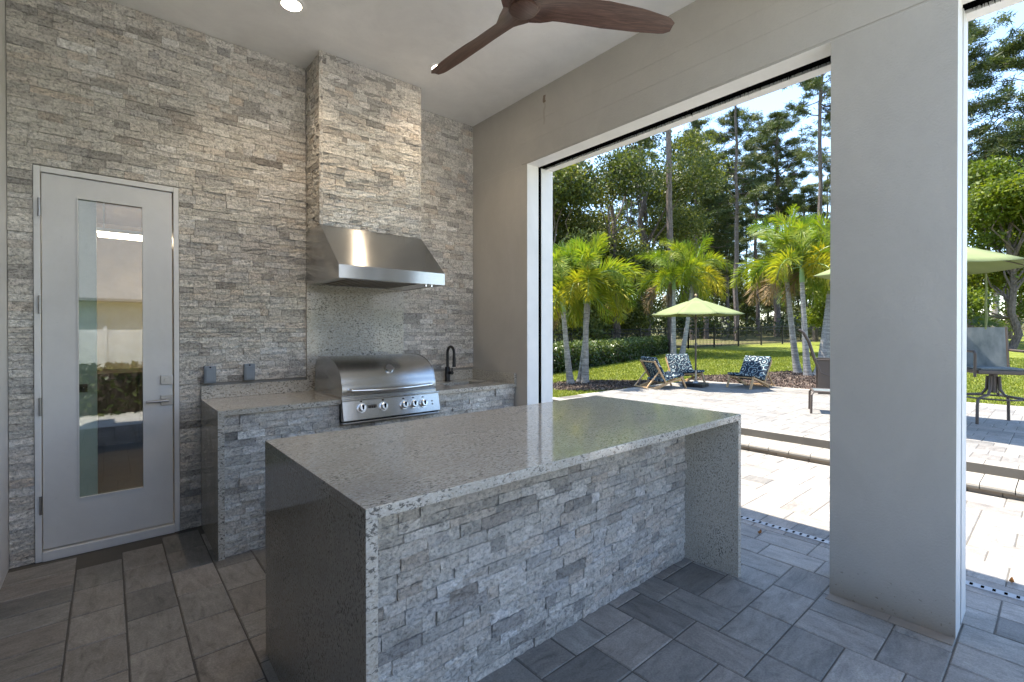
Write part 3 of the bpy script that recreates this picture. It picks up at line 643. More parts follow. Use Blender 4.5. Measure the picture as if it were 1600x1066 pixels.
# ================================================================ CEILING FAN AND LAMPS
fan = empty('ceiling_fan', (-1.26, -2.2, 3.06), 'dark walnut three-blade ceiling fan', 'ceiling fan')
fc = Vector((-1.26, -2.20, 3.10))
G().lathe([(.080, 0), (.096, .012), (.105, .04), (.098, .10), (.05, .14), (.02, .15)], (fc.x, fc.y, fc.z-.012), 32).mk('motor_hub', 'walnut', fan, smooth=True)
G().lathe([(.066, -.008), (.076, -.004), (.076, .004)], (fc.x, fc.y, fc.z-.016), 32).mk('hub_cap', 'walnut', fan, smooth=True)
G().cyl((fc.x, fc.y, fc.z+.12), (fc.x, fc.y, HZ-.06), .013, 12).mk('downrod', 'walnut', fan, smooth=True)
G().lathe([(.03, 0), (.065, .03), (.07, .0595)], (fc.x, fc.y, HZ-.06), 24).mk('ceiling_canopy', 'walnut', fan, smooth=True)
for ang in (89.5, -32.0, 210.0):
    nS, nW = 26, 8; V = []
    for i in range(nS+1):
        s = i/nS; r = .045+s*.80
        wd = np.interp(s, [0, .08, .16, .30, .5, .75, .93, .985, 1.0], [.100, .088, .066, .072, .080, .074, .058, .046, .030]); tw = np.interp(s, [0, .15, .4, 1], [0, R(-15), R(-19), R(-11)])
        sk_ = np.interp(s, [0, .15, .4, 1], [0, -.012, -.006, .030]); lift = .012*math.sin(PI*s)
        for j in range(nW+1):
            q = (j/nW-.5)*2; cy = sk_+q*wd*.95*math.cos(tw); cz = q*wd*math.sin(tw)+lift-.016*(q*q)*(1-s*.5)
            V.append((r, cy, cz, s, q))
    top = [(v[0], v[1], v[2]+.009*(1-abs(v[4])**3)+.0015) for v in V]; bot = [(v[0], v[1], v[2]-.005*(1-abs(v[4])**3)-.0015) for v in V]; W = nW+1; n0 = len(V)
    Fs = [(i*W+j, i*W+j+1, (i+1)*W+j+1, (i+1)*W+j) for i in range(nS) for j in range(nW)]; Fs += [tuple(n0+k for k in reversed(f)) for f in Fs]
    for i in range(nS): Fs += [(i*W, (i+1)*W, n0+(i+1)*W, n0+i*W), (i*W+nW, n0+i*W+nW, n0+(i+1)*W+nW, (i+1)*W+nW)]
    Fs += [tuple([j for j in range(W)]+[n0+j for j in reversed(range(W))]), tuple([nS*W+j for j in reversed(range(W))]+[n0+nS*W+j for j in range(W)])]
    bl = G().q(top+bot, Fs); o = mk('blade', bl.v, bl.f, 'walnut', None, True, center=False); b = bmesh.new(); b.from_mesh(o.data); bmesh.ops.recalc_face_normals(b, faces=list(b.faces)); b.to_mesh(o.data); b.free()
    o.data.set_sharp_from_angle(angle=R(50)); o.parent = fan; o.location = fc-fan.location; o.rotation_euler.z = R(ang)
def downlight(x, y, lab, power):
    o = empty('recessed_light', (x, y, HZ), lab, 'light', 'recessed ceiling lights')
    G().lathe([(.060, -.0), (.062, -.006), (.088, -.004), (.090, -.0005)], (x, y, HZ), 32).mk('trim_ring', 'ceiling', o, smooth=True)
    G().lathe([(.001, -.0072), (.058, -.0066)], (x, y, HZ), 32).mk('lens', 'lamp', o)
    l = bpy.data.lights.new('lamp_glow', 'SPOT'); l.energy = power; l.color = (1, .79, .56); l.spot_size = R(125); l.spot_blend = .8; l.shadow_soft_size = .035
    lo = bpy.data.objects.new('lamp_glow', l); COL.objects.link(lo); lo.parent = o; lo.location = (0, 0, -.02)
downlight(-1.995, -.735, 'lit recessed ceiling light left of the chimney breast', 6.5)
downlight(-.850, -.715, 'lit recessed ceiling light partly behind the fan blade tip', 4)

# ================================================================ GARDEN
def umbrella(c, zb, zr, za, rad, label, rot=0.0):
    o = empty('patio_umbrella', (c[0], c[1], zb), label, 'umbrella', 'lime green patio umbrellas'); cx, cy = c; N = 8
    G().cyl((cx, cy, zb+.05), (cx, cy, za+.02), .019, 14).mk('pole', 'brownmetal', o, smooth=True)
    G().lathe([(.012, 0), (.026, .02), (.026, .04), (.010, .06)], (cx, cy, za+.02), 14).mk('finial', 'teak', o, smooth=True)
    def P(k, s, z): a = rot+2*PI*k/N; return (cx+rad*s*math.cos(a), cy+rad*s*math.sin(a), z)
    for k in range(N):                                    # eight canopy panels, each sagging between its ribs
        vs = []; fs = []; nr, nc = 6, 6
        for i in range(nr+1):
            s = .20+.80*i/nr; z = za-.02+(zr-za+.02)*s**1.08
            A = Vector(P(k, s, z)); B = Vector(P(k+1, s, z))
            for j in range(nc+1):
                q = j/nc; sag = .05*math.sin(PI*q)*s; m = A.lerp(B, q); m.z -= sag*.35; d = Vector((cx, cy, m.z))-m; m += d*(.05*math.sin(PI*q)*s if i == nr else .02*math.sin(PI*q)); vs.append(tuple(m))
        W = nc+1; fs = [(i*W+j, i*W+j+1, (i+1)*W+j+1, (i+1)*W+j) for i in range(nr) for j in range(nc)]
        pn_ = G().q(vs, fs).mk('canopy_panel', 'canvas', o, smooth=True)
        md = pn_.modifiers.new('thick', 'SOLIDIFY'); md.thickness = .003
    vt = G(); zt = za+.006
    vs = [(cx, cy, zt)]+[P(k, .26, za-.04+(zr-za)*.24) for k in range(N)]; vt.q(vs, [(0, 1+k, 1+(k+1) % N) for k in range(N)]); vt.mk('vent_cap', 'canvas', o)
    for k in range(N):
        a = Vector((cx, cy, za-.03)); b = Vector(P(k, .985, zr-.012)); rb = G().tube([a, a.lerp(b, .5)-Vector((0, 0, .006)), b], .006, 6).mk('rib', 'brownmetal', o)
        m = a.lerp(b, .52); G().tube([(cx, cy, zr-.10), tuple(m-Vector((0, 0, .012)))], .005, 6).mk('strut', 'brownmetal', rb)
    G().lathe([(.03, 0), (.034, .02), (.034, .05), (.03, .06)], (cx, cy, zr-.14), 14).mk('runner', 'brownmetal', o, smooth=True)
    G().lathe([(.027, 0), (.030, .03), (.030, .10), (.027, .11)], (cx, cy, zb+.86), 14).tube([(cx, cy, zb+.91), (cx+.05, cy-.05, zb+.91), (cx+.07, cy-.07, zb+.89)], .008, 8).mk('crank', 'brownmetal', o, smooth=True)
    return o
U1 = (7.075, 1.324)
umbrella(U1, ZP, 1.78, 2.17, 1.03, 'lime green umbrella shading the three wooden garden chairs', R(8))
ub = empty('umbrella_base', (U1[0], U1[1], ZP), 'black square weighted base under the small umbrella', 'umbrella base')
for k in range(4):
    a = R(8)+k*PI/2; c0 = Vector((U1[0]+.155*math.cos(a+PI/4)*1.0, U1[1]+.155*math.sin(a+PI/4), ZP+.045)); rot = Matrix.Rotation(a, 3, 'Z')
    G().box((c0.x-.107, c0.y-.107, ZP+.002), (c0.x+.107, c0.y+.107, ZP+.085), .012, rot).mk('weight', 'blackmat', ub)
G().lathe([(.06, .085), (.05, .11), (.026, .13), (.026, .36)], (U1[0], U1[1], ZP), 16).mk('socket', 'nickel', ub, smooth=True)
U2 = (5.20, -2.74)
umbrella(U2, ZP, 2.20, 2.66, 1.13, 'large lime green umbrella mostly hidden behind the pillar', R(22))
ub = empty('umbrella_base', (U2[0], U2[1], ZP), 'black round weighted base hidden behind the pillar', 'umbrella base')
G().lathe([(.28, .001), (.28, .03), (.25, .05), (.05, .075), (.027, .09), (.027, .34)], (U2[0], U2[1], ZP), 24).mk('weight', 'blackmat', ub, smooth=True)
g = empty('tie_strap', (5.93, -3.36, 1.55), 'thin green strap hanging down from the large umbrella edge', 'strap')
G().tube([(5.93, -3.36, 2.17), (5.935, -3.365, 1.95), (5.925, -3.36, 1.75), (5.94, -3.37, 1.60), (5.925, -3.36, 1.43)], [.010, .012, .013, .016, .010], 6).mk('ribbon', 'canvas', g, smooth=True)

def folding_chair(loc, ang, label):
    o = empty('garden_chair', (0, 0, 0), label, 'chair', 'folding wooden chairs round the umbrella')
    w = .31; b = lambda p0, p1, yy, t=.018, h=.028: None
    def bar(name, p, q, ww=.022, hh=.018, par=o):
        p, q = Vector(p), Vector(q); d = (q-p).normalized(); s = Vector((0, 1, 0)) if abs(d.y) < .9 else Vector((1, 0, 0)); n = d.cross(s).normalized(); s = n.cross(d)
        vs = [p+s*ww*a+n*hh*c for a, c in ((-1, -1), (1, -1), (1, 1), (-1, 1))]+[q+s*ww*a+n*hh*c for a, c in ((-1, -1), (1, -1), (1, 1), (-1, 1))]
        return G().q([tuple(v) for v in vs], [(0, 3, 2, 1), (4, 5, 6, 7), (0, 1, 5, 4), (1, 2, 6, 5), (2, 3, 7, 6), (3, 0, 4, 7)]).mk(name, 'teak', par)
    for s in (-1, 1):
        y = s*w
        bar('back_rail', (-.05, y, .13), (-.37, y, .68)); bar('seat_rail', (-.38, y, .03), (.38, y, .27)); bar('leg', (.36, y*.96, .30), (.50, y*.96, .0))
        bar('leg', (.16, y*.9, .20), (-.30, y*.9, .0)); bar('stay', (-.22, y*.86, .42), (-.56, y*.86, .03), .014, .012)
    for nm, p in (('crossbar', (-.36, .66)), ('crossbar', (.37, .27)), ('crossbar', (-.30, .02)), ('crossbar', (-.54, .04))): bar(nm, (p[0], -w, p[1]), (p[0], w, p[1]), .014, .014)
    def cushion(name, c, sx, sz, th, tilt, yw):
        bm = bmesh.new(); bmesh.ops.create_cube(bm, size=1); bmesh.ops.subdivide_edges(bm, edges=list(bm.edges), cuts=5, use_grid_fill=True)
        for v in bm.verts:
            x, y_, z = v.co; e = (1-(2*abs(x))**4)*(1-(2*abs(y_))**4); z *= .45+.55*e; z += .03*math.sin(x*9)*e
            p = Vector((x*sx, y_*yw*2, z*th)); p.rotate(Matrix.Rotation(tilt, 3, 'Y')); v.co = p+Vector(c)
        bm.verts.index_update(); q = G().q([tuple(v.co) for v in bm.verts], [tuple(v.index for v in f.verts) for f in bm.faces]); bm.free(); return q.mk(name, 'fabric', o, smooth=True)
    cushion('seat_cushion', (.13, 0, .275), .62, 0, .12, R(-14), .325); cushion('back_cushion', (-.195, 0, .50), .60, 0, .12, R(60), .325)
    o.location = loc; o.rotation_euler.z = ang; o.scale = (.9, .9, .88); return o
folding_chair((6.30, 1.72, ZP), R(-25), 'folding wooden chair with navy patterned cushion, left of the umbrella pole')
folding_chair((7.62, 1.92, ZP), R(-118), 'folding wooden chair with navy patterned cushion, behind the umbrella pole facing the kitchen')
folding_chair((7.86, .47, ZP), R(172), 'folding wooden chair with navy patterned cushion, right of the umbrella pole')

# bar stool on the raised patio
bs = empty('bar_stool', (0, 0, 0), 'bronze swivel bar stool with grey sling back, right of the pillar', 'stool')
for k in range(4):
    a = PI/4+k*PI/2; c, s = math.cos(a), math.sin(a)
    G().tube([(c*.06, s*.06, .62), (c*.07, s*.07, .45), (c*.12, s*.12, .37), (c*.30, s*.30, .345), (c*.345, s*.345, .32), (c*.36, s*.36, .25), (c*.365, s*.365, .0)], [.020, .020, .017, .016, .017, .017, .017], 8).mk('leg', 'brownmetal', bs, smooth=True)
G().tube([(.30*math.cos(t_), .30*math.sin(t_), .335) for t_ in np.linspace(0, 2*PI, 25)], .011, 8).mk('foot_ring', 'brownmetal', bs, smooth=True)
G().cyl((0, 0, .40), (0, 0, .66), .045, 16).mk('swivel_post', 'brownmetal', bs, smooth=True)
G().box((-.27, -.25, .66), (.27, .25, .715), .012).mk('seat_frame', 'brownmetal', bs); G().box((-.255, -.225, .716), (.26, .225, .742), .012).mk('seat_sling', 'sling', bs)
bk = [(-.255, .735), (-.27, .85), (-.285, 1.0), (-.30, 1.14), (-.315, 1.28), (-.302, 1.28), (-.287, 1.14), (-.272, 1.0), (-.257, .85), (-.242, .735)]
G().prism([(u, v) for u, v in bk], 'y', -.235, .235).mk('back_sling', 'sling', bs)
for s in (-1, 1):
    G().tube([(-.24, s*.25, .64), (-.265, s*.25, .86), (-.31, s*.25, 1.29)], .016, 8).mk('back_post', 'brownmetal', bs, smooth=True)
    G().tube([(.24, s*.275, .62), (.24, s*.275, .93), (.21, s*.275, .955), (-.27, s*.275, .965)], [.017, .017, .018, .018], 8).mk('arm', 'brownmetal', bs, smooth=True)
bs.location = (6.13, -3.42, ZP); bs.rotation_euler.z = R(205)

# low lounge footrest and sling chair, half behind the pillar
ot = empty('footstool', (0, 0, 0), 'low bronze footstool half hidden behind the pillar', 'stool')
for sx in (-1, 1):
    for sy in (-1, 1): G().tube([(sx*.20, sy*.20, .32), (sx*.235, sy*.225, .28), (sx*.245, sy*.23, 0)], .0165, 8).mk('leg', 'brownmetal', ot, smooth=True)
    G().tube([(sx*.20, -.21, .325), (sx*.20, .21, .325)], .016, 8).mk('rail', 'brownmetal', ot, smooth=True)
    G().tube([(-.21, sx*.20, .325), (.21, sx*.20, .325)], .016, 8).mk('rail', 'brownmetal', ot, smooth=True)
G().box((-.20, -.20, .322), (.20, .20, .334), .004).mk('seat_sling', 'sling', ot)
ot.location = (5.36, -1.72, ZP); ot.rotation_euler.z = R(20)
sc = empty('sling_chair', (0, 0, 0), 'high-backed bronze sling chair by the palm trunks, half hidden behind the pillar', 'chair')
for s in (-1, 1):
    y = s*.29
    G().tube([(.28, y, .40), (0, y, .36), (-.14, y, .42), (-.24, y, .70), (-.33, y, 1.02), (-.42, y, 1.20), (-.50, y, 1.27)], .019, 8).mk('side_rail', 'brownmetal', sc, smooth=True)
    G().box((-.19, y-.012, .10), (.02, y+.012, .66), .006).mk('arm_panel', 'brownmetal', sc); G().box((-.22, y-.03, .66), (.32, y+.03, .685), .006).mk('arm', 'brownmetal', sc)
    G().box((.24, y-.012, .0), (.28, y+.012, .659), .006).mk('front_leg', 'brownmetal', sc); G().box((-.19, y-.012, .0), (.239, y+.012, .099), .006).mk('base_rail', 'brownmetal', sc)
sp = [(.28, .415), (0, .375), (-.13, .435), (-.225, .70), (-.315, 1.02), (-.40, 1.19), (-.49, 1.275)]
G().prism(sp+[(u-.008, v-.012) for u, v in reversed(sp)], 'y', -.275, .275).mk('back_sling', 'sling', sc)
sc.location = (8.02, -.97, ZP); sc.rotation_euler.z = R(-70)

# ---------------------------------------------------------------- foliage helpers
def leaf_quads(P, size, rnd, flat=.0, aspect=.55, dirs=None):
    n = len(P); d = rnd.normal(size=(n, 3)); d /= np.linalg.norm(d, axis=1, keepdims=True)
    if dirs is not None: d = d*.8+dirs; d /= np.linalg.norm(d, axis=1, keepdims=True)
    e = rnd.normal(size=(n, 3)); e -= (e*d).sum(1, keepdims=True)*d; e /= np.linalg.norm(e, axis=1, keepdims=True)
    s = (size*rnd.uniform(.6, 1.35, n))[:, None]
    V = np.stack([P-d*s*.5, P+e*s*aspect*.5+d*s*.05, P+d*s*.5, P-e*s*aspect*.5+d*s*.05], 1).reshape(-1, 3)
    return V, np.arange(4*n).reshape(n, 4)
def in_blobs(blobs, n, rnd, shell=.55):
    """points spread through ellipsoids (x,y,z,rx,ry,rz), denser towards their skins; tint rises towards the top"""
    B = np.array(blobs); vol = (B[:, 3]*B[:, 4]*B[:, 5])**.8; k = rnd.choice(len(B), n, p=vol/vol.sum())
    d = rnd.normal(size=(n, 3)); d /= np.linalg.norm(d, axis=1, keepdims=True); r = shell+(1-shell)*rnd.random(n)**.6; r = np.where(rnd.random(n) < .2, r*rnd.random(n), r)
    r *= 1+.18*rnd.normal(size=n)
    return B[k, :3]+d*r[:, None]*B[k, 3:], k
def limb(g, p, q, r0, r1, rnd, n=5, wob=.12):
    p, q = np.array(p, float), np.array(q, float); L = np.linalg.norm(q-p); pts = [p+(q-p)*i/n+(rnd.normal(size=3)*wob*L*.25 if 0 < i < n else 0) for i in range(n+1)]
    g.tube([tuple(v) for v in pts], [r0+(r1-r0)*i/n for i in range(n+1)], 7); return pts
def broad_tree(name, px, depth, height, spread, mat, label, group, nleaf=15000, leaf=.20, seed=1, low=.25, lean=0):
    rnd = np.random.default_rng(seed); x, y = at(px, depth); z0 = float(gz(x, y))-.05; o = empty(name, (x, y, z0), label, 'tree', group)
    g = G(); tr = .018*height; top = np.array([x+lean, y, z0+height*.62]); limb(g, (x, y, z0), tuple(top), tr, tr*.45, rnd, 6, .10); blobs = []
    nb = 24
    for i in range(nb):
        a = rnd.uniform(0, 2*PI); f = rnd.uniform(0, 1); zc = z0+height*(low+(.93-low)*f); rr = spread*math.sqrt(max(.08, 1-((f-.40)/.68)**2))*rnd.uniform(.25, .88)
        c = np.array([x+lean*f+rr*math.cos(a), y+rr*math.sin(a), zc]); s = spread*rnd.uniform(.22, .40); blobs.append((*c, s*1.1, s*1.1, s*.72))
        st = np.array([x, y, z0])+(top-np.array([x, y, z0]))*min(1, max(.25, (zc-z0)/height*.9)); limb(g, st, c, tr*.30, tr*.06, rnd, 4, .22)
    g.mk('trunk', 'bark', o, smooth=True)
    P, k = in_blobs(blobs, nleaf, rnd); V, Fq = leaf_quads(P, leaf, rnd)
    hs = rnd.uniform(-.25, .25, nb)[k]; t_ = np.clip(.45+hs*1.3+rnd.normal(size=nleaf)*.22, 0, 1)
    mk('crown', V, Fq, mat, o, tint=np.repeat(t_, 4)); return o
def pine_tree(px, depth, height, label, seed, rad=.22, crown=.45, reach=3.2, nb=46, dens=1.0, lean=0.0, pxoff=0):
    rnd = np.random.default_rng(seed); x, y = at(px, depth); z0 = float(gz(x, y))-.05; o = empty('pine_tree', (x, y, z0), label, 'tree', 'tall pines beyond the fence')
    g = G(); top = (x+lean+rnd.normal()*.3, y+rnd.normal()*.3, z0+height); tp = limb(g, (x, y, z0), top, rad, rad*.35, rnd, 9, .012); P = []
    for i in range(nb):
        f = crown+(1-crown)*(i+.5)/nb; idx = f*9; i0 = min(8, int(idx)); st = tp[i0]+(tp[i0+1]-tp[i0])*(idx-i0)
        a = rnd.uniform(0, 2*PI); q = (f-crown)/(1-crown); L = reach*(.35+.75*math.sin(PI*min(1, q*.85+.18)))*rnd.uniform(.45, 1.1)
        en = st+np.array([math.cos(a)*L, math.sin(a)*L, L*rnd.uniform(-.05, .45)]); bp = limb(g, st, en, rad*.22*(1-q*.6), .018, rnd, 4, .25)
        for c in range(int(rnd.integers(5, 10)*dens)+1):
            j = rnd.uniform(.45, 1.05); k0 = min(3, int(j*4)); base = bp[k0]+(bp[k0+1]-bp[k0])*(j*4-k0); P.append(base+rnd.normal(size=3)*np.array([.42, .42, .25])*(L*.28))
    g.mk('trunk', 'bark', o, smooth=True)
    P = np.array(P); m = 60; C = np.repeat(P, m, 0); n = len(C); d = rnd.normal(size=(n, 3)); d[:, 2] = d[:, 2]*.8+.25; d /= np.linalg.norm(d, axis=1, keepdims=True)
    C = C+rnd.normal(size=(n, 3))*np.array([.16, .16, .10]); s = np.cross(d, rnd.normal(size=(n, 3))); s /= np.linalg.norm(s, axis=1, keepdims=True); L = rnd.uniform(.20, .42, n)[:, None]
    V = np.stack([C-s*.028, C+s*.028, C+d*L], 1).reshape(-1, 3); t_ = np.clip(np.repeat(rnd.uniform(.15, .85, len(P)), m)+rnd.normal(size=n)*.12, 0, 1)
    mk('crown', V, np.arange(3*n).reshape(n, 3), 'pine', o, tint=np.repeat(t_, 3)); return o
def frond(V, T, base, az, elev, L, droop, rnd, yellow, nleaf=190, ll=.34):
    """foxtail frond: an arching stalk with leaflets set all round it"""
    pts = []; d = np.array([math.cos(az)*math.cos(elev), math.sin(az)*math.cos(elev), math.sin(elev)]); p = np.array(base, float); n = 22
    for i in range(n+1):
        pts.append(p.copy()); d = d+np.array([0, 0, -droop/n*(.5+1.2*i/n)]); d /= np.linalg.norm(d); p = p+d*L/n
    for k in range(nleaf):
        s = .14+.86*(k+.5)/nleaf; i = min(n-1, int(s*n)); c = pts[i]+(pts[i+1]-pts[i])*(s*n-i); ax = pts[i+1]-pts[i]; ax /= np.linalg.norm(ax)
        r = rnd.normal(size=3); r -= ax*(r@ax); r /= np.linalg.norm(r); r[2] += .12; dv = ax*.75+r*.9; dv /= np.linalg.norm(dv); l = ll*(math.sin(PI*min(1, .12+s*.86))**.6)*rnd.uniform(.75, 1.15)
        sd = np.cross(dv, r); sd /= np.linalg.norm(sd)+1e-6; w = .018*l+.008; mid = c+dv*l*.5; tip = c+dv*l+np.array([0, 0, -.16*l])
        V += [c, mid-sd*w, tip, mid+sd*w]; T += [min(1, max(0, yellow+rnd.normal()*.10+.12*s))]*4
    return pts
def foxtail(stems, label, seed, fr=11, L=1.35, ll=.33):
    rnd = np.random.default_rng(seed); bx, by = stems[0][0], stems[0][1]; z0 = float(gz(bx, by)); o = empty('foxtail_palm', (bx, by, z0), label, 'palm tree', 'clumped foxtail palms on the lawn')
    for (x, y, h, lx, ly, r0) in stems:
        z = float(gz(x, y))-.03; g = G(); top = np.array([x+lx, y+ly, z+h]); n = 12
        pth = [(x+lx*(i/n)**.8, y+ly*(i/n)**.8, z+h*i/n) for i in range(n+1)]; g.tube(pth, [.82*r0*(1.0-.45*(i/n)**.6+(.25*math.exp(-i*1.1))) for i in range(n+1)], 12); g.mk('trunk', 'palmbark', o, smooth=True)
        G().tube([tuple(top), tuple(top+np.array([lx*.05, ly*.05, .30])), tuple(top+np.array([lx*.08, ly*.08, .55]))], [r0*.58, r0*.50, r0*.25], 10).mk('crownshaft', 'crownshaft', o, smooth=True)
        for k in range(fr):
            V, Tn = [], []; az = 2*PI*k/fr*2.4+rnd.uniform(-.3, .3); f = k/(fr-1); elev = R(78)-f*R(75)+rnd.uniform(-.12, .12); yl = .28+.22*rnd.random()+(.45 if f > .6 else .1)*rnd.random()
            pts = frond(V, Tn, top+np.array([0, 0, .42]), az, elev, L*rnd.uniform(.85, 1.1), 1.55+1.0*f, rnd, yl, ll=ll)
            dead = k == fr-1 and rnd.random() < .75; fo = mk('frond', np.array(V), np.arange(len(V)).reshape(-1, 4), 'deadfrond' if dead else 'palm', o, tint=np.array(Tn)); G().tube([tuple(q) for q in pts[::3]], [.014*(1-i/9)+.003 for i in range(len(pts[::3]))], 5).mk('stalk', 'crownshaft', fo)
    return o
# stems: x, y, height, lean x, lean y, radius
foxtail([(5.36, 3.50, 1.75, -.14, .12, .115), (5.62, 3.30, 1.95, .06, .02, .12), (5.66, 3.52, 2.05, .22, -.12, .10)], 'foxtail palm clump at the left edge of the opening, nearest the hedge', 3, fr=12, L=1.50, ll=.42)
foxtail([(16.9, 7.7, 3.15, .12, .05, .17), (17.15, 7.45, 3.4, .55, -.25, .16)], 'foxtail palm clump behind the small umbrella, beside the big pine trunk', 5, fr=14, L=2.25, ll=.60)
foxtail([(12.65, 1.10, 2.75, -.25, .22, .135), (11.75, .56, 2.65, -.10, .12, .125), (12.3, .42, 2.9, .35, -.2, .22)], 'foxtail palm clump with a swollen trunk, beside the pillar', 8, fr=13, L=1.85, ll=.50)

# fan palms seen right of the pillar
def fan_palm(x, y, h, label, seed, rad=1.0):
    rnd = np.random.default_rng(seed); z = float(gz(x, y)); o = empty('fan_palm', (x, y, z), label, 'palm tree', 'fan palms by the far fence'); G().tube([(x, y, z-.05), (x, y, z+h)], [.16, .14], 9).mk('trunk', 'bark', o, smooth=True); V, Tn = [], []; top = np.array([x, y, z+h])
    for k in range(26):
        az = rnd.uniform(0, 2*PI); el = rnd.uniform(-.5, 1.3); d = np.array([math.cos(az)*math.cos(el), math.sin(az)*math.cos(el), math.sin(el)]); c = top+d*rad*.62; s = np.cross(d, (0, 0, 1)); s /= np.linalg.norm(s)+1e-6; t0 = rnd.random()
        V += [top, top+s*.012, c, c-s*.012]; Tn += [.5]*4
        for j in range(18):
            a = (j/17-.5)*R(200); e = d*math.cos(a)+s*math.sin(a); tip = c+e*rad*.62+np.array([0, 0, -.12*abs(math.sin(a))-.1]); m = (c+tip)/2+rnd.normal(size=3)*.01; q = np.cross(e, np.cross(d, s)); q /= np.linalg.norm(q); V += [c, m-q*.03, tip, m+q*.03]; Tn += [t0]*4
    mk('crown', np.array(V), np.arange(len(V)).reshape(-1, 4), 'fanpalm', o, tint=np.clip(Tn, 0, 1)); return o
fan_palm(*at(1516, 30), 1.9, 'dark fan palm just right of the pillar', 4, 1.7); fan_palm(*at(1535, 34), .5, 'low fan palm at the far fence below the large umbrella', 6, 1.5); fan_palm(*at(1420, 36), 1.5, 'fan palm at the far fence hidden behind the pillar', 9, 1.4)

# pines
PIN = [(1049, 25, 24, .20, .62, 3.0, 44, 'thick bare pine trunk rising behind the middle foxtail palm'), (1081, 44, 19, .22, .50, 2.6, 36, 'pine with a dark double-looking trunk right of the thick bare one'), (1103, 46, 17, .26, .45, 2.8, 40, 'pine third from the thick bare trunk'),
       (1116, 55, 17, .17, .45, 2.4, 34, 'thin pine fourth from the thick bare trunk'), (1151, 40, 21.5, .23, .48, 3.2, 46, 'straight dark pine right of the small umbrella, midway across the opening'), (1184, 52, 22, .23, .55, 3.2, 40, 'slim crooked pine just left of the full-crowned one'),
       (1214, 50, 23.5, .34, .55, 3.6, 70, 'full-crowned pine with a heavy forked trunk left of the pillar'), (1274, 36, 27, .20, .62, 3.4, 46, 'tall slim pine whose trunk runs past the top of the opening'), (1246, 62, 15, .16, .35, 2.6, 34, 'short far pine low between the two tallest pines'),
       (1135, 68, 14, .16, .3, 2.6, 34, 'far low pine behind the straight dark one'), (1330, 40, 24, .24, .5, 3.4, 44, 'pine hidden behind the pillar'), (1470, 30, 20, .24, .45, 4.2, 60, 'near pine whose boughs reach past the right of the pillar'), (1625, 26, 17, .22, .5, 3.4, 50, 'pine with boughs at the upper right corner'), (1000, 52, 22, .24, .5, 3, 40, 'tall pine behind the oaks'), (1066, 60, 16, .2, .4, 2.6, 34, 'far pine glimpsed right of the thick bare trunk'),
       (1097, 58, 19, .2, .30, 3.2, 60, 'bushy far pine left of the straight dark one'), (1128, 62, 17, .2, .22, 3.2, 60, 'bushy far pine right behind the straight dark one'), (1168, 66, 18, .2, .22, 3.4, 60, 'bushy far pine between the straight dark and slim crooked pines'), (1200, 70, 15, .2, .18, 3.4, 56, 'low bushy pine behind the full-crowned one'), (1232, 58, 19, .2, .25, 3.2, 60, 'bushy far pine right of the full-crowned one'), (1260, 54, 17, .2, .22, 3.2, 60, 'bushy far pine left of the tall slim one'), (1290, 60, 20, .2, .25, 3.4, 60, 'bushy far pine at the pillar edge'), (1090, 48, 22, .2, .32, 3.2, 70, 'tall bushy pine behind the umbrella top'), (1136, 50, 18, .2, .35, 3.0, 56, 'tall bushy pine just left of the straight dark one'), (1540, 42, 17, .2, .25, 3.4, 64, 'bushy pine above the right fan palm'), (1590, 48, 18, .2, .25, 3.4, 64, 'bushy pine behind the bright tree at right')]
for i, (px, d, h, r, cr, re, nb, lab) in enumerate(PIN): pine_tree(px, d, h, lab, 100+i, r, cr, re, nb)
# broadleaf trees
OAK = [(858, 24, 11.0, 3.8, 'dark oak at the left edge of the opening'), (905, 30, 14.5, 4.6, 'tall oak behind the left foxtail palm'), (955, 27, 13.5, 4.2, 'olive green oak between the left palm and the thick pine trunk'), (1010, 31, 16.5, 4.8, 'largest oak, left of the thick pine trunk'), (1070, 52, 15.5, 4.8, 'far oak right of the thick pine trunk'), (820, 30, 14, 4.4, 'oak hidden by the white jamb'), (1175, 80, 8.5, 5.0, 'low far oak seen beneath the pines'), (1120, 66, 9.5, 4.6, 'low far oak left of the straight dark pine'), (1228, 72, 10, 5.0, 'low far oak below the full-crowned pine'), (1280, 62, 10.5, 4.6, 'low far oak at the pillar edge')]
for i, (px, d, h, s, lab) in enumerate(OAK): broad_tree('oak_tree', px, d, h, s, 'oak', lab, 'oaks beyond the hedge', nleaf=48000, leaf=.175, seed=200+i, low=.10)
for i, (px, d, h, s, lab) in enumerate([(1318, 30, 9.5, 2.6, 'bright green broadleaf tree beside the left edge of the pillar'), (1580, 24, 10.5, 3.3, 'bright yellow-green broadleaf tree right of the pillar'), (1660, 30, 11, 3.5, 'bright green broadleaf tree at the right edge of the view'), (1500, 44, 9, 3.5, 'far green broadleaf tree behind the right fan palm')]): broad_tree('broadleaf_tree', px, d, h, s, 'maple', lab, 'bright broadleaf trees', nleaf=30000, leaf=.19, seed=300+i, low=.16)
for i, (px, d) in enumerate(((1556, 38), (1576, 36))):
    x, y = at(px, d); z = float(gz(x, y)); o = empty('vine_trunk', (x, y, z), ('pale leaning bare trunk at the far fence' if i == 0 else 'vine-wrapped trunk at the far fence, right of the pale one'), 'tree', 'trunks at the far fence'); G().tube([(x, y, z-.1), (x+.3*(1-i), y, z+3), (x+.7*(1-i), y, z+7)], [.24, .2, .13], 9).mk('trunk', 'palmbark' if i == 0 else 'bark', o, smooth=True)
    rnd = np.random.default_rng(70+i); n = 200+900*i; P = np.stack([x+rnd.normal(size=n)*.22, y+rnd.normal(size=n)*.22, z+rnd.uniform(.5, 6, n)], 1); V, Fq = leaf_quads(P, .18, rnd); mk('vine_leaves', V, Fq, 'maple', o, tint=np.repeat(rnd.random(n)*.7, 4))
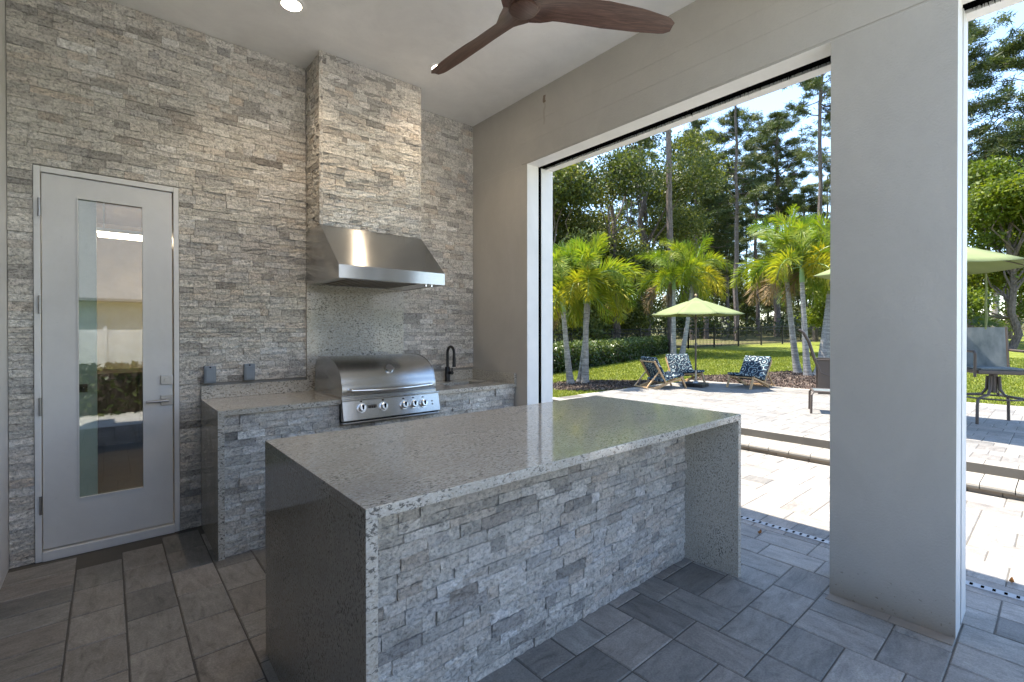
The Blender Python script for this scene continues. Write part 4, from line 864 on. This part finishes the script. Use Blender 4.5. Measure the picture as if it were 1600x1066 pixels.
# undergrowth: one far mass of shrubs and saplings
rnd = np.random.default_rng(55); blobs = []
for k in range(150):
    px = rnd.uniform(740, 1720); d = rnd.uniform(40, 78) if px > 1060 else rnd.uniform(33, 60); x, y = at(px, d)
    if y < np.interp(x, [-50, 2, 24, 66, 120], [12, 12, 10.9, .8, -12])+3: continue
    h = rnd.uniform(.8, 3.4) if 1080 < px < 1300 else rnd.uniform(1.0, 5.5); s = rnd.uniform(1.4, 3.2); blobs.append((x, y, float(gz(x, y))+h*.5, s, s, h*.6))
P, k = in_blobs(blobs, 52000, rnd, .4); V, Fq = leaf_quads(P, .30, rnd); hs = rnd.uniform(-.3, .3, len(blobs))[k]
tag(mk('undergrowth', V, Fq, 'under', None, tint=np.repeat(np.clip(.42+hs+rnd.normal(size=len(P))*.2, 0, 1), 4)), 'mass of shrubs and saplings in the far wood beyond the fence', 'undergrowth', kind='stuff')

# clipped hedge
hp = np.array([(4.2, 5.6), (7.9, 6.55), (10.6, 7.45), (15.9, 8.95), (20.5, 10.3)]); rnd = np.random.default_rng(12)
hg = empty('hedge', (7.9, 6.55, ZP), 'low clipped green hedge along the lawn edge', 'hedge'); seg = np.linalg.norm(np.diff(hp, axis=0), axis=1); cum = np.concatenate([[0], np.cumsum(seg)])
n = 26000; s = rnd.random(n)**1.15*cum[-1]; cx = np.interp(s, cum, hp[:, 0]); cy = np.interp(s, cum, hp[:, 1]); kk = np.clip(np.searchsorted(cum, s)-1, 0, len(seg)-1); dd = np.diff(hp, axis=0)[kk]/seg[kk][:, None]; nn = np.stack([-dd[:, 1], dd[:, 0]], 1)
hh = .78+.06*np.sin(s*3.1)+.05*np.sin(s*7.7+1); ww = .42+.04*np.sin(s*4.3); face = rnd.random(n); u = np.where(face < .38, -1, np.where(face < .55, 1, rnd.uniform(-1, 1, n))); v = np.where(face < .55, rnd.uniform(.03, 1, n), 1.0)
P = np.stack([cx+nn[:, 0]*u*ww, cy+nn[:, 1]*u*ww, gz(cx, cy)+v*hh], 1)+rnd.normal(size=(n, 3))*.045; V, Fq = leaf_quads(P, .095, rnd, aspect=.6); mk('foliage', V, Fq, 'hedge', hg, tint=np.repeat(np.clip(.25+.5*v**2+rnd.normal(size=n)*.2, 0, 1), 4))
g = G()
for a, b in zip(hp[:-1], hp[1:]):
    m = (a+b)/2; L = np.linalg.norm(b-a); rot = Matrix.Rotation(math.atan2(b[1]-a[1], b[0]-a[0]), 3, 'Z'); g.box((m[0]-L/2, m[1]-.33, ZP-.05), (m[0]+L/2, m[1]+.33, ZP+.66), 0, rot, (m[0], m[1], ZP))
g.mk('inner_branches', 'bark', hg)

# black picket fence
fp = [(3.0, 12.0), (24.0, 10.9), (66.0, .8), (82.0, -5.0)]; fe = empty('picket_fence', (24, 10.9, float(gz(24, 10.9))), 'black metal picket fence at the far edge of the lawn', 'fence'); pk = G(); rl = G()
for a, b in zip(fp[:-1], fp[1:]):
    a, b = np.array(a), np.array(b); L = np.linalg.norm(b-a); d = (b-a)/L; m = int(L/2.2)
    for i in range(m+1): x, y = a+d*L*i/m; z = float(gz(x, y)); G().box((x-.035, y-.035, z-.1), (x+.035, y+.035, z+1.32)).box((x-.045, y-.045, z+1.321), (x+.045, y+.045, z+1.35)).mk('post', 'fenceblack', fe)
    for zz in (.14, 1.02, 1.22):
        p0, p1 = a, b; rl.tube([(p0[0], p0[1], float(gz(*p0))+zz), (p1[0], p1[1], float(gz(*p1))+zz)], .020, 4)
    for i in range(int(L/.125)): x, y = a+d*(i+.5)*.125; z = float(gz(x, y)); pk.box((x-.010, y-.010, z+.06), (x+.010, y+.010, z+1.24))
rl.mk('rail', 'fenceblack', fe); tag(pk.mk('picket', 'fenceblack', fe), kind='stuff')

# mulch beds
def mulch_bed(name, poly, seed, n):
    rnd = np.random.default_rng(seed); P = np.array(poly); c = P.mean(0); o = empty(name, (c[0], c[1], ZP), kind='structure'); m = len(poly)
    g = G().q([(c[0], c[1], float(gz(*c))+.06)]+[(x, y, float(gz(x, y))+.012) for x, y in poly], [(0, 1+i, 1+(i+1) % m) for i in range(m)]); g.mk('soil', 'mulch', o, smooth=True)
    i = rnd.integers(0, m, n); a, b = P[i], P[(i+1) % m]; r1 = np.sqrt(rnd.random(n))[:, None]; r2 = rnd.random(n)[:, None]; Q = c*(1-r1)+a*r1*(1-r2)+b*r1*r2
    h = (gz(Q[:, 0], Q[:, 1])+.012+.048*(1-r1[:, 0]))+.012; V, Fq = leaf_quads(np.stack([Q[:, 0], Q[:, 1], h], 1), .075, rnd, aspect=.3); V[:, 2] = np.maximum(V[:, 2], np.repeat(h, 4)-.012)
    tag(mk('bark_chip', V, Fq, 'chips', o, tint=np.repeat(rnd.random(n), 4)), kind='stuff')
mulch_bed('mulch_bed', [(4.3, 3.25), (4.7, 2.5), (5.2, 2.16), (6.3, 2.16), (7.3, 2.16), (7.9, 2.6), (7.0, 3.2), (6.3, 3.9), (5.4, 4.0), (4.7, 3.7)], 21, 5000)
mulch_bed('mulch_bed', [(8.42, 2.2), (8.42, .4), (8.42, -1.6), (9.5, -1.4), (11.5, -.9), (13.3, .4), (13.2, 1.6), (11.6, 2.0), (9.8, 2.6)], 22, 9000)
# grass blades on the near lawn
rnd = np.random.default_rng(31); n = 130000; x = 3.6+rnd.random(n)**1.4*20; y = rnd.uniform(-5, 9, n); ok = ~((x < 8.42) & (y < 2.16)); ok &= ~((np.hypot((x-5.9)/1.5, (y-3.05)/.85) < 1)); ok &= ~((x > 8.4) & (x < 13.2) & (y > np.interp(x, [8.4, 9.5, 11.5, 13.3], [-1.6, -1.4, -.9, .4])) & (y < np.interp(x, [8.4, 9.8, 11.6, 13.2], [2.2, 2.6, 2.0, 1.6])))
x, y = x[ok], y[ok]; n = len(x); z = gz(x, y); a = rnd.uniform(0, 2*PI, n); hgt = rnd.uniform(.03, .062, n); le = rnd.normal(size=(n, 2))*.022; wd = .006+.0006*x
B = np.stack([x, y, z], 1); S_ = np.stack([np.cos(a)*wd, np.sin(a)*wd, np.zeros(n)], 1); Tp = B+np.stack([le[:, 0], le[:, 1], hgt], 1)
tag(mk('grass', np.stack([B-S_, B+S_, Tp], 1).reshape(-1, 3), np.arange(3*n).reshape(n, 3), 'grass', None, tint=np.repeat(rnd.random(n), 3)), 'short green grass of the lawn beside the raised patio', 'grass', kind='stuff')
# two dry leaves on the paving
for i, (x, y, lab) in enumerate(((.492, -2.683, 'curled brown leaf lying by the drain near the island'), (.886, -3.86, 'orange leaf lying on the paving at the right edge'))):
    vs = []; N = 9
    for k in range(N): s = k/(N-1); wdt = .016*math.sin(PI*min(1, s*.9+.05)); zc = .006+.018*(2*s-1)**2; vs += [(x-.024+.048*s, y-wdt*.7, zc+.006), (x-.024+.048*s, y, zc-.002), (x-.024+.048*s, y+wdt*.7, zc+.006)]
    fs = [(3*k+j, 3*k+j+1, 3*k+j+4, 3*k+j+3) for k in range(N-1) for j in range(2)]; tag(mk('fallen_leaf', vs, fs, 'dryleaf', None, tint=[.3+.5*i]*len(vs)), lab, 'leaf', 'dry leaves on the paving')

# ================================================================ BEHIND THE VIEWER (seen only in reflections)
nh = empty('neighbour_house', (-2, -24, 0), 'white house with a grey shingle roof mirrored in the door glass', 'house')
G().box((-14, -32, -.2), (12, -24, 3.0)).mk('wall', 'sidingwhite', nh)
rfm = G().prism([(-40.0, 2.9), (-31.6, 9.6), (-23.2, 2.9), (-23.2, 2.78), (-40.0, 2.78)], 'x', -14.6, 12.6).mk('roof', 'shingle', nh)
for wx in (-9, -5, 3.5, 8): wv = G().box((wx-.6, -24.02, .9), (wx+.6, -23.97, 2.3)).mk('window', 'cabinet', nh); G().box((wx-.68, -23.99, .82), (wx+.68, -23.96, .9)).mk('sill', 'sidingwhite', wv)
vf = empty('vinyl_fence', (-2, -18, 0), 'white panel fence mirrored in the door glass', 'fence')
for k in range(12):
    x = -13+k*2.0; G().box((x+.06, -18.02, .1), (x+1.94, -17.98, 1.5)).mk('panel', 'sidingwhite', vf); G().box((x-.06, -18.06, -.1), (x+.06, -17.94, 1.62), .01).mk('post', 'sidingwhite', vf)
rb_ = np.random.default_rng(77); hb = empty('hedge', (-2, -6.75, 0), 'leafy hedge in front of the white fence mirrored in the glass', 'hedge'); P = np.stack([rb_.uniform(-9, 2.5, 16000), -6.75+rb_.normal(size=16000)*.2, rb_.random(16000)*.85], 1); V, Fq = leaf_quads(P, .11, rb_); mk('foliage', V, Fq, 'hedge', hb, tint=np.repeat(rb_.random(16000), 4)); G().box((-9, -6.9, .002), (2.4, -6.6, .72)).mk('inner_branches', 'bark', hb)
